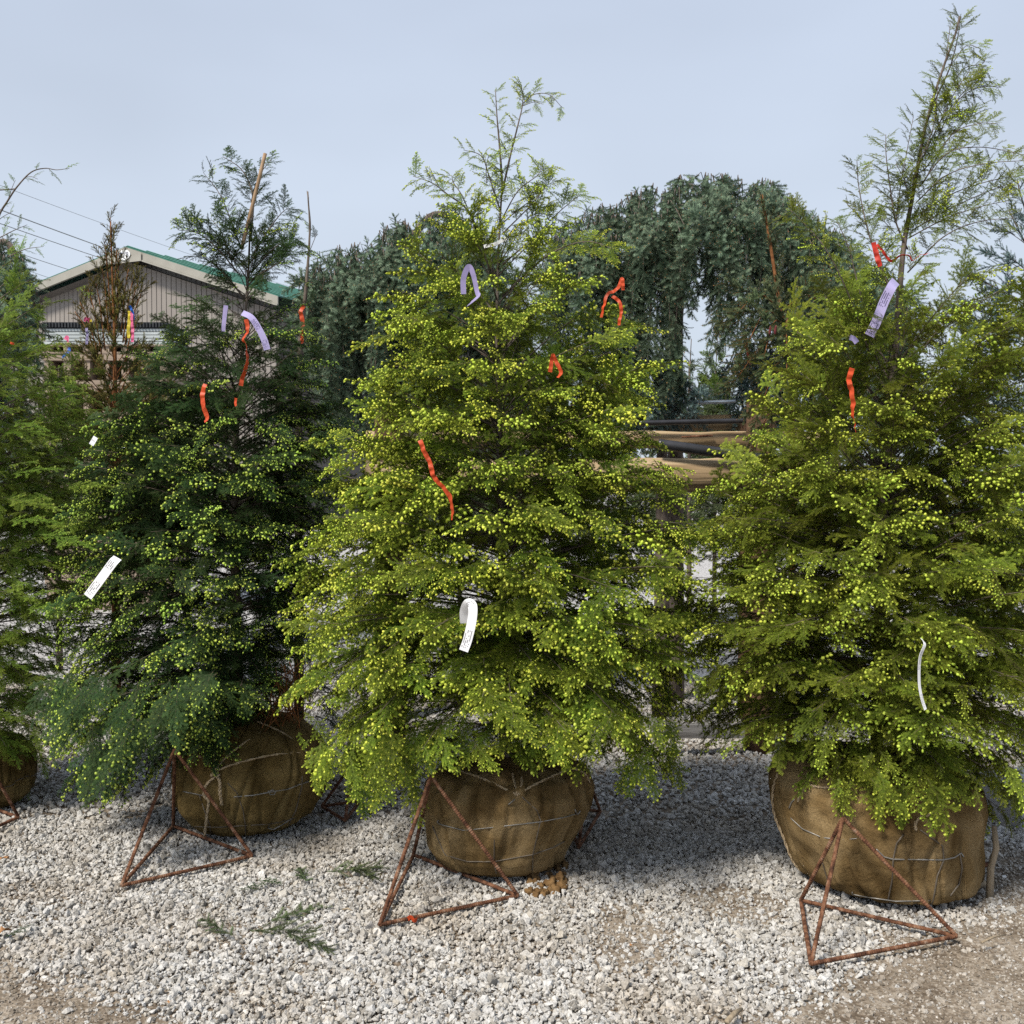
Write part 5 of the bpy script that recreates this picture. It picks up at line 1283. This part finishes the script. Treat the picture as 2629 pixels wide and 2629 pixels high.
for k in range(40):
    mb = MB(); mb.box((px0 + wd * (k + 0.5) / 40, Yp + 0.0, (zb0 + zb1) / 2), 0.02, 0.03, (zb1 - zb0) * 0.8); mb.build('tray_rib', M['black_tray'], tr_o)

# ------------------------------------------------------------------ overhead wires
M['cable'] = noise_mat('cable', [(0.3, (0.20, 0.22, 0.23)), (0.7, (0.26, 0.28, 0.29))], 1, 0.6)
def wire_line(label, a, b_, Y0, Y1, r):
    p, q = P(a[0], a[1], Y0), P(b_[0], b_[1], Y1); d = q - p; p = p - d * 4; q = q + d * 4
    mb = MB(); mb.tube([p.lerp(q, i / 36) + Vector((0, 0, 0.9 * (4 * (i / 36 - 0.5) ** 2))) for i in range(37)], r, 6)
    tag(mb.build('power_line', M['cable'], origin=p, smooth=True), label, 'wire', 'power lines')
wire_line('highest and thinnest power line in the sky above the barn', (50, 495), (280, 580), 70, 80, 0.014)
wire_line('second power line from the top, running down behind the barn roof', (30, 550), (262, 635), 70, 80, 0.034)
wire_line('third power line from the top, meeting the barn rake', (45, 590), (265, 665), 70, 80, 0.026)
wire_line('fourth power line from the top, close above the barn eave', (70, 658), (190, 697), 70, 80, 0.022)
wire_line('lowest power line, just clearing the barn eave', (66, 693), (140, 718), 70, 80, 0.016)

# ------------------------------------------------------------------ ribbons, tags, stake
def strip(name, label, cat, path, width, mat, group=None, face=None, twist=0.0, crumple=0.0, parent=None):
    """a thin flat band following a path; face = the direction it faces at its start"""
    pts = catmull(path, 10); n = len(pts); mb = MB(); u = []; v = []
    face = Vector(face or (0, -1, 0.1)).normalized()
    for i, p in enumerate(pts):
        d = (pts[min(i + 1, n - 1)] - pts[max(i - 1, 0)]).normalized()
        w = d.cross(face)
        if w.length < 1e-3: w = d.orthogonal()
        w = Matrix.Rotation(twist * i / n + crumple * 1.1 * mnoise.noise(p * 45), 3, d) @ w.normalized(); f = w.cross(d)
        w = w * (1 - crumple * 0.45 * (0.5 + 0.5 * mnoise.noise(p * 70 + Vector((5, 0, 0))))); p = p + f * (crumple * 0.012 * mnoise.noise(p * 60))
        for (a, e) in ((-1, 1), (1, 1), (1, -1), (-1, -1)):
            mb.v.append(tuple(p + w * (a * width / 2) + f * (e * 0.0004))); u.append(i / (n - 1)); v.append(0.5 + 0.5 * a)
    for i in range(n - 1):
        for k in range(4): mb.f.append((i * 4 + k, i * 4 + (k + 1) % 4, (i + 1) * 4 + (k + 1) % 4, (i + 1) * 4 + k))
    mb.f += [(0, 3, 2, 1), tuple((n - 1) * 4 + k for k in range(4))]
    mb.mi = [0] * len(mb.f); mb.att = {'u': u, 'v': v}
    o = mb.build(name, mat, parent, smooth=False, origin=None if parent else pts[0])
    if label: tag(o, label, cat, group)
    return o
def pxpath(Y, *pts): return [P(p[0], p[1], Y + (p[2] if len(p) > 2 else 0)) for p in pts]
TW = 0.021
# white tags
strip('plant_tag', 'white printed tag hanging upright on the brightest lime hemlock', 'tag', pxpath(3.60, (1193, 1600, 0.02), (1192, 1570, 0.0), (1201, 1549, -0.03), (1213, 1556, -.05), (1212, 1590, -.05), (1201, 1640, -.05), (1190, 1671, -.05)), 0.03, M['tag_white'], 'white plant tags')
strip('plant_tag', 'white printed tag slanting out from the dark green hemlock', 'tag', pxpath(4.02, (302, 1432, 0.02), (290, 1444, 0), (262, 1482, 0), (225, 1532, 0)), 0.034, M['tag_white'], 'white plant tags')
strip('plant_tag', 'narrow white tag seen edge-on low on the tallest hemlock', 'tag', pxpath(3.45, (2366, 1640, 0.02), (2374, 1655, 0), (2362, 1690, 0), (2360, 1750, 0), (2366, 1790, 0), (2376, 1822, 0)), 0.012, M['tag_white'], 'white plant tags', face=(0.6, -1, 0))
strip('plant_tag', 'pale tag wrapped level round a thin trunk top', 'tag', pxpath(4.47, (1242, 633), (1270, 627), (1284, 620), (1300, 612)), 0.014, M['tag_white'], 'white plant tags')
strip('plant_tag', 'small white tag between the dark green and yellow-green hemlocks', 'tag', pxpath(4.35, (246, 1122), (239, 1134), (234, 1142)), 0.02, M['tag_white'], 'white plant tags')
# purple labels
strip('plant_label', 'purple printed label hanging under the red ribbon of the tallest hemlock', 'label', pxpath(4.05, (2300, 722, .05), (2290, 735, 0), (2272, 770, 0), (2258, 805, 0), (2246, 835, 0), (2232, 862, 0)), 0.036, M['tag_purple'], 'purple labels')
strip('plant_label', 'purple ribbon loop with a folded tail on the brightest lime hemlock', 'label', pxpath(4.05, (1190, 755, 0), (1190, 715, 0), (1203, 685, 0), (1215, 705, 0), (1225, 750, 0), (1228, 760, -.02), (1212, 775, -.03), (1200, 785, -.02)), 0.02, M['purple'], 'purple labels', twist=1.2)
strip('plant_label', 'straight purple ribbon hanging below the caned top', 'label', pxpath(4.78, (580, 784), (577, 810), (574, 840), (575, 858)), 0.02, M['purple'], 'purple labels', twist=0.5)
strip('plant_label', 'curved pale purple label arching beside an orange ribbon', 'label', pxpath(4.70, (622, 803), (645, 815), (665, 845), (678, 872), (686, 898)), 0.028, M['tag_purple'], 'purple labels', face=(0.2, -1, 0.5))
strip('plant_label', 'crumpled purple scrap left of the tallest trunk', 'label', pxpath(4.0, (2182, 866), (2192, 870), (2200, 880)), 0.02, M['purple'], 'purple labels')
# orange and red flagging
def flag(label, Y, pts, w=TW, mat='orange', tw=0.8, face=None): strip('flagging_ribbon', label, 'ribbon', pxpath(Y, *pts), w * 0.82, M[mat], 'flagging ribbons', twist=tw, face=face, crumple=0.5)
flag('orange ribbon trailing diagonally down the middle of the lime hemlock', 3.82, [(1078, 1130), (1090, 1160), (1104, 1190), (1112, 1220), (1122, 1235), (1140, 1255), (1155, 1275), (1160, 1300), (1158, 1335)], 0.022)
flag('orange ribbon tied in an inverted V on the lime hemlock', 3.95, [(1412, 955), (1416, 930), (1420, 912), (1428, 930), (1440, 955), (1432, 970)], 0.02)
flag('looped orange ribbon at the lime hemlock edge against the dark spruce', 4.3, [(1600, 745), (1597, 715), (1585, 742), (1560, 755), (1552, 780), (1544, 815)], 0.018)
flag('orange ribbon tail curling beside the dark spruce curtain', 4.3, [(1572, 760), (1590, 775), (1595, 800), (1588, 835)], 0.018)
flag('long twisted orange ribbon below the caned top', 4.62, [(632, 820), (636, 850), (625, 870), (632, 890), (634, 930), (624, 965), (618, 990)], 0.024, tw=3.0)
flag('orange ribbon hanging in a peak on the dark green hemlock', 4.45, [(527, 986), (520, 1010), (522, 1040), (532, 1075), (524, 1082)], 0.026, tw=0.6)
flag('short orange ribbon end low beside the long twisted one', 4.55, [(606, 1022), (604, 1035), (607, 1042)], 0.016)
flag('faded orange ribbon hanging by the low weeping dome', 5.5, [(780, 785), (772, 800), (778, 830), (775, 850), (776, 882)], 0.03)
flag('bright red ribbon folded round a side shoot of the tallest hemlock', 4.15, [(2243, 622), (2248, 645), (2255, 670), (2260, 684)], 0.026, 'red')
flag('red ribbon strung level across the tallest trunk', 4.25, [(2250, 628), (2266, 645), (2280, 664), (2292, 670), (2312, 656), (2330, 656), (2345, 668), (2362, 655), (2385, 650)], 0.014, 'red', tw=2.0)
flag('orange ribbon streaming down the foliage of the tallest hemlock', 3.75, [(2188, 945), (2180, 975), (2186, 1005), (2190, 1030), (2188, 1060), (2194, 1085), (2196, 1110)], 0.024, tw=2.0)
flag('red ribbon on the grey-blue weeping column', 7.35, [(1900, 875), (1912, 868), (1918, 890), (1920, 920), (1926, 945)], 0.028, 'red')
flag('orange shred caught under the front bar of a rebar stand', 0, [], 0) if False else None
flag('pink ribbon hanging straight from the young brown spruce', 5.85, [(338, 800), (339, 830), (341, 855), (340, 878)], 0.022, 'pink', 0.3)
flag('yellow ribbon hanging beside the pink one', 5.86, [(332, 798), (331, 830), (329, 850), (331, 868)], 0.024, 'yellow', 0.3)
flag('blue ribbon knot above the pink and yellow ribbons', 5.85, [(333, 785), (336, 792), (341, 802), (344, 822)], 0.018, 'blue', 1.0)
flag('pink ribbon bow on a side shoot of the young brown spruce', 5.8, [(216, 825), (221, 817), (226, 825), (230, 817), (228, 828)], 0.02, 'pink', 2.0)
flag('yellow ribbon end beside the pink bow', 5.8, [(228, 824), (233, 823), (237, 825)], 0.016, 'yellow', 0.3)
flag('lilac ribbon hanging below the pink bow', 5.8, [(222, 842), (224, 860), (222, 884)], 0.02, 'purple', 0.4)
flag('coral ribbon knot above the blue and yellow ribbon', 6.4, [(168, 872), (172, 866), (174, 876), (170, 880)], 0.03, 'pink', 1.0)
flag('blue and yellow ribbon sagging before the pallets', 6.4, [(178, 892), (176, 902), (168, 910), (160, 918)], 0.026, 'blue', 0.5)
flag('orange speck of ribbon deep in the yellow-green hemlock', 4.2, [(27, 880), (33, 882), (36, 882)], 0.012)
A = zg(G(975, 2394)); B = zg(G(1330, 2318)); q = A.lerp(B, 0.215)
strip('flagging_ribbon', 'orange shred caught under the front bar of a rebar stand', 'ribbon', [q + Vector((-.012, -.012, 0)), q + Vector((0, -.014, 0.01)), q + Vector((.014, -.016, -.006)), q + Vector((.02, -.02, .008))], 0.014, M['orange'], 'flagging ribbons', twist=1.0)
mb = MB(); mb.tube(catmull([P(620, 640, 5.02), P(640, 560, 5.02), P(660, 480, 5.02), P(681, 394, 5.02)], 4), [0.0085] * 13, 8)
tag(mb.build('bamboo_cane', M['bamboo'], origin=P(620, 640, 5.02), smooth=True), 'brown cane sticking out above the dark green hemlock', 'cane')

# ------------------------------------------------------------------ small things on the ground
mb = MB(); q = G(2540, 2305); mb.tube([zg(q, -0.02), q + Vector((0.005, 0, 0.12)), P(2558, 2178, q.y - 0.01), P(2552, 2120, q.y)], [0.016, 0.013, 0.012, 0.010], 7)
tag(mb.build('stake', M['stick'], origin=q, smooth=True), 'weathered wooden stake standing beside the largest root ball', 'stake')
mb = MB(); mb.tube([zg(G(2480, 2297), 0.03), zg(G(2505, 2292), 0.036), zg(G(2527, 2287), 0.03)], [0.012, 0.02, 0.012], 7); tag(mb.build('stick', M['stick'], origin=G(2500, 2295), smooth=True), 'short broken stick lying at the largest root ball', 'stick')
mb = MB(); mb.tube([G(2505, 2222, 0.05), G(2548, 2218, 0.05)], 0.011, 8); tag(mb.build('stub_bar', M['rust'], origin=G(2520, 2220), smooth=True), 'pinkish rusty bar stub between ball and stake', 'bar')
q = G(2640, 2120); mb = MB(); mb.box(q + Vector((0.12, 0.16, 0.09)), 0.5, 0.3, 0.22, Matrix.Rotation(0.35, 3, 'Z')); o = mb.build('concrete_block', M['concrete'], origin=q)
bv = o.modifiers.new('edge', 'BEVEL'); bv.width = 0.012; bv.segments = 2
tag(o, 'pale concrete block behind the largest root ball', 'block')
mb = MB(); mb.box(G(2578, 2250, 0.03), 0.016, 0.008, 0.006); tag(mb.build('plastic_scrap', M['sign_white'], origin=G(2578, 2250)), 'small white plastic scrap on the dirt by the stake', 'scrap')
for (x, y, x1, y1, r, lab) in ((1865, 2625, 1905, 2590, 0.009, 'dry brown stick poking from the gravel near the dirt'), (880, 2335, 905, 2338, 0.004, 'thin brown twig on the gravel below the lime hemlock'), (2520, 2420, 2580, 2400, 0.004, 'thin twig on bare dirt')):
    a, c = G(x, y, 0.03), G(x1, y1, 0.035); mb = MB(); mb.tube([a, a.lerp(c, 0.5) + Vector((0, 0, 0.006)), c], [r, r * 0.9, r * 0.5], 6); tag(mb.build('stick', M['stick'], origin=a, smooth=True), lab, 'stick')
# fallen spruce cuttings
fall = [proto('cutting', f, M['s_green'], M['twig_dark']) for f in SPC[:3]] + [proto('cutting', f, M['h_dark'], M['twig_dark']) for f in HF[:2]]
FL = [('spruce_cutting', 'larger fallen blue-green spruce cutting on the gravel before two stands', [(640, 2390, 0.3, 0.75, 0), (700, 2365, 1.0, 0.7, 1), (730, 2395, -0.5, 0.6, 2), (600, 2400, 2.5, 0.5, 1)]),
      ('spruce_cutting', 'faded fallen cutting in the gravel beside the second root ball', [(840, 2240, 0.6, 0.7, 2), (900, 2225, -0.9, 0.6, 0), (790, 2262, 2.0, 0.45, 1)]),
      ('spruce_cutting', 'thin fallen twig of needles below the rope-tied root ball', [(620, 2285, 1.0, 0.45, 3), (660, 2262, 0.3, 0.35, 4)]),
      ('spruce_cutting', 'fallen green sprig beside an orange dry leaf', [(20, 2405, 1.2, 0.4, 3)])]
for nm, lab, its in FL:
    root = empty(nm, G(its[0][0], its[0][1])); tag(root, lab, 'cutting')
    for (x, y, a, s, k) in its:
        o = bpy.data.objects.new('sprig', fall[k].data); link(o, root)
        o.location = G(x, y, 0.035) - root.location; o.rotation_euler = (random.Random(x).uniform(-.1, .1), random.Random(y).uniform(-.2, .2), a - 1.57); o.scale = (s, s, s * 0.55)
def dry_leaf(x, y, s, lab, seed):
    r_ = random.Random(seed); q = G(x, y, 0.035); mb = MB(); n = 9; v = []
    for k in range(n):
        an = 2 * math.pi * k / n; rr = s * (1 if k % 2 else 0.62) * r_.uniform(0.8, 1.1); v.append(q + Vector((math.cos(an) * rr, math.sin(an) * rr * 0.7, r_.uniform(-0.2, 0.5) * s)))
    mb.add(v + [q + Vector((0, 0, 0.1 * s))], [(k, (k + 1) % n, n) for k in range(n)]); tag(mb.build('dry_leaf', M['leaf_brown'], origin=q), lab, 'leaf')
dry_leaf(8, 2392, 0.035, 'curled orange-brown leaf beside a green sprig', 1); dry_leaf(10, 2205, 0.03, 'dark red-brown leaf by the yellow-green hemlock', 2); dry_leaf(434, 2572, 0.012, 'tiny red leaf chip on bare dirt', 3); dry_leaf(1622, 2426, 0.012, 'small orange leaf chip on the dirt patch', 4)
# bare dead twigs above the rope-tied root ball
mb = MB(); r_ = random.Random(8)
for k in range(55):
    a = P(720 + r_.uniform(-70, 60), 1850 + r_.uniform(-15, 30), Yl - 0.1 + r_.uniform(-0.15, 0.2)); b_ = P(720 + r_.uniform(-70, 90), 1740 + r_.uniform(-60, 80), Yl - 0.15 + r_.uniform(-0.2, 0.2))
    c = a.lerp(b_, 0.5) + Vector((r_.uniform(-.08, .08), r_.uniform(-.05, .05), r_.uniform(-.02, .06)))
    mb.tube(catmull([a, c, b_], 4), 0.0018 * r_.uniform(0.6, 1.4), 4)
mb.build('dead_twigs', M['twig_orange'], hem_l, smooth=True)
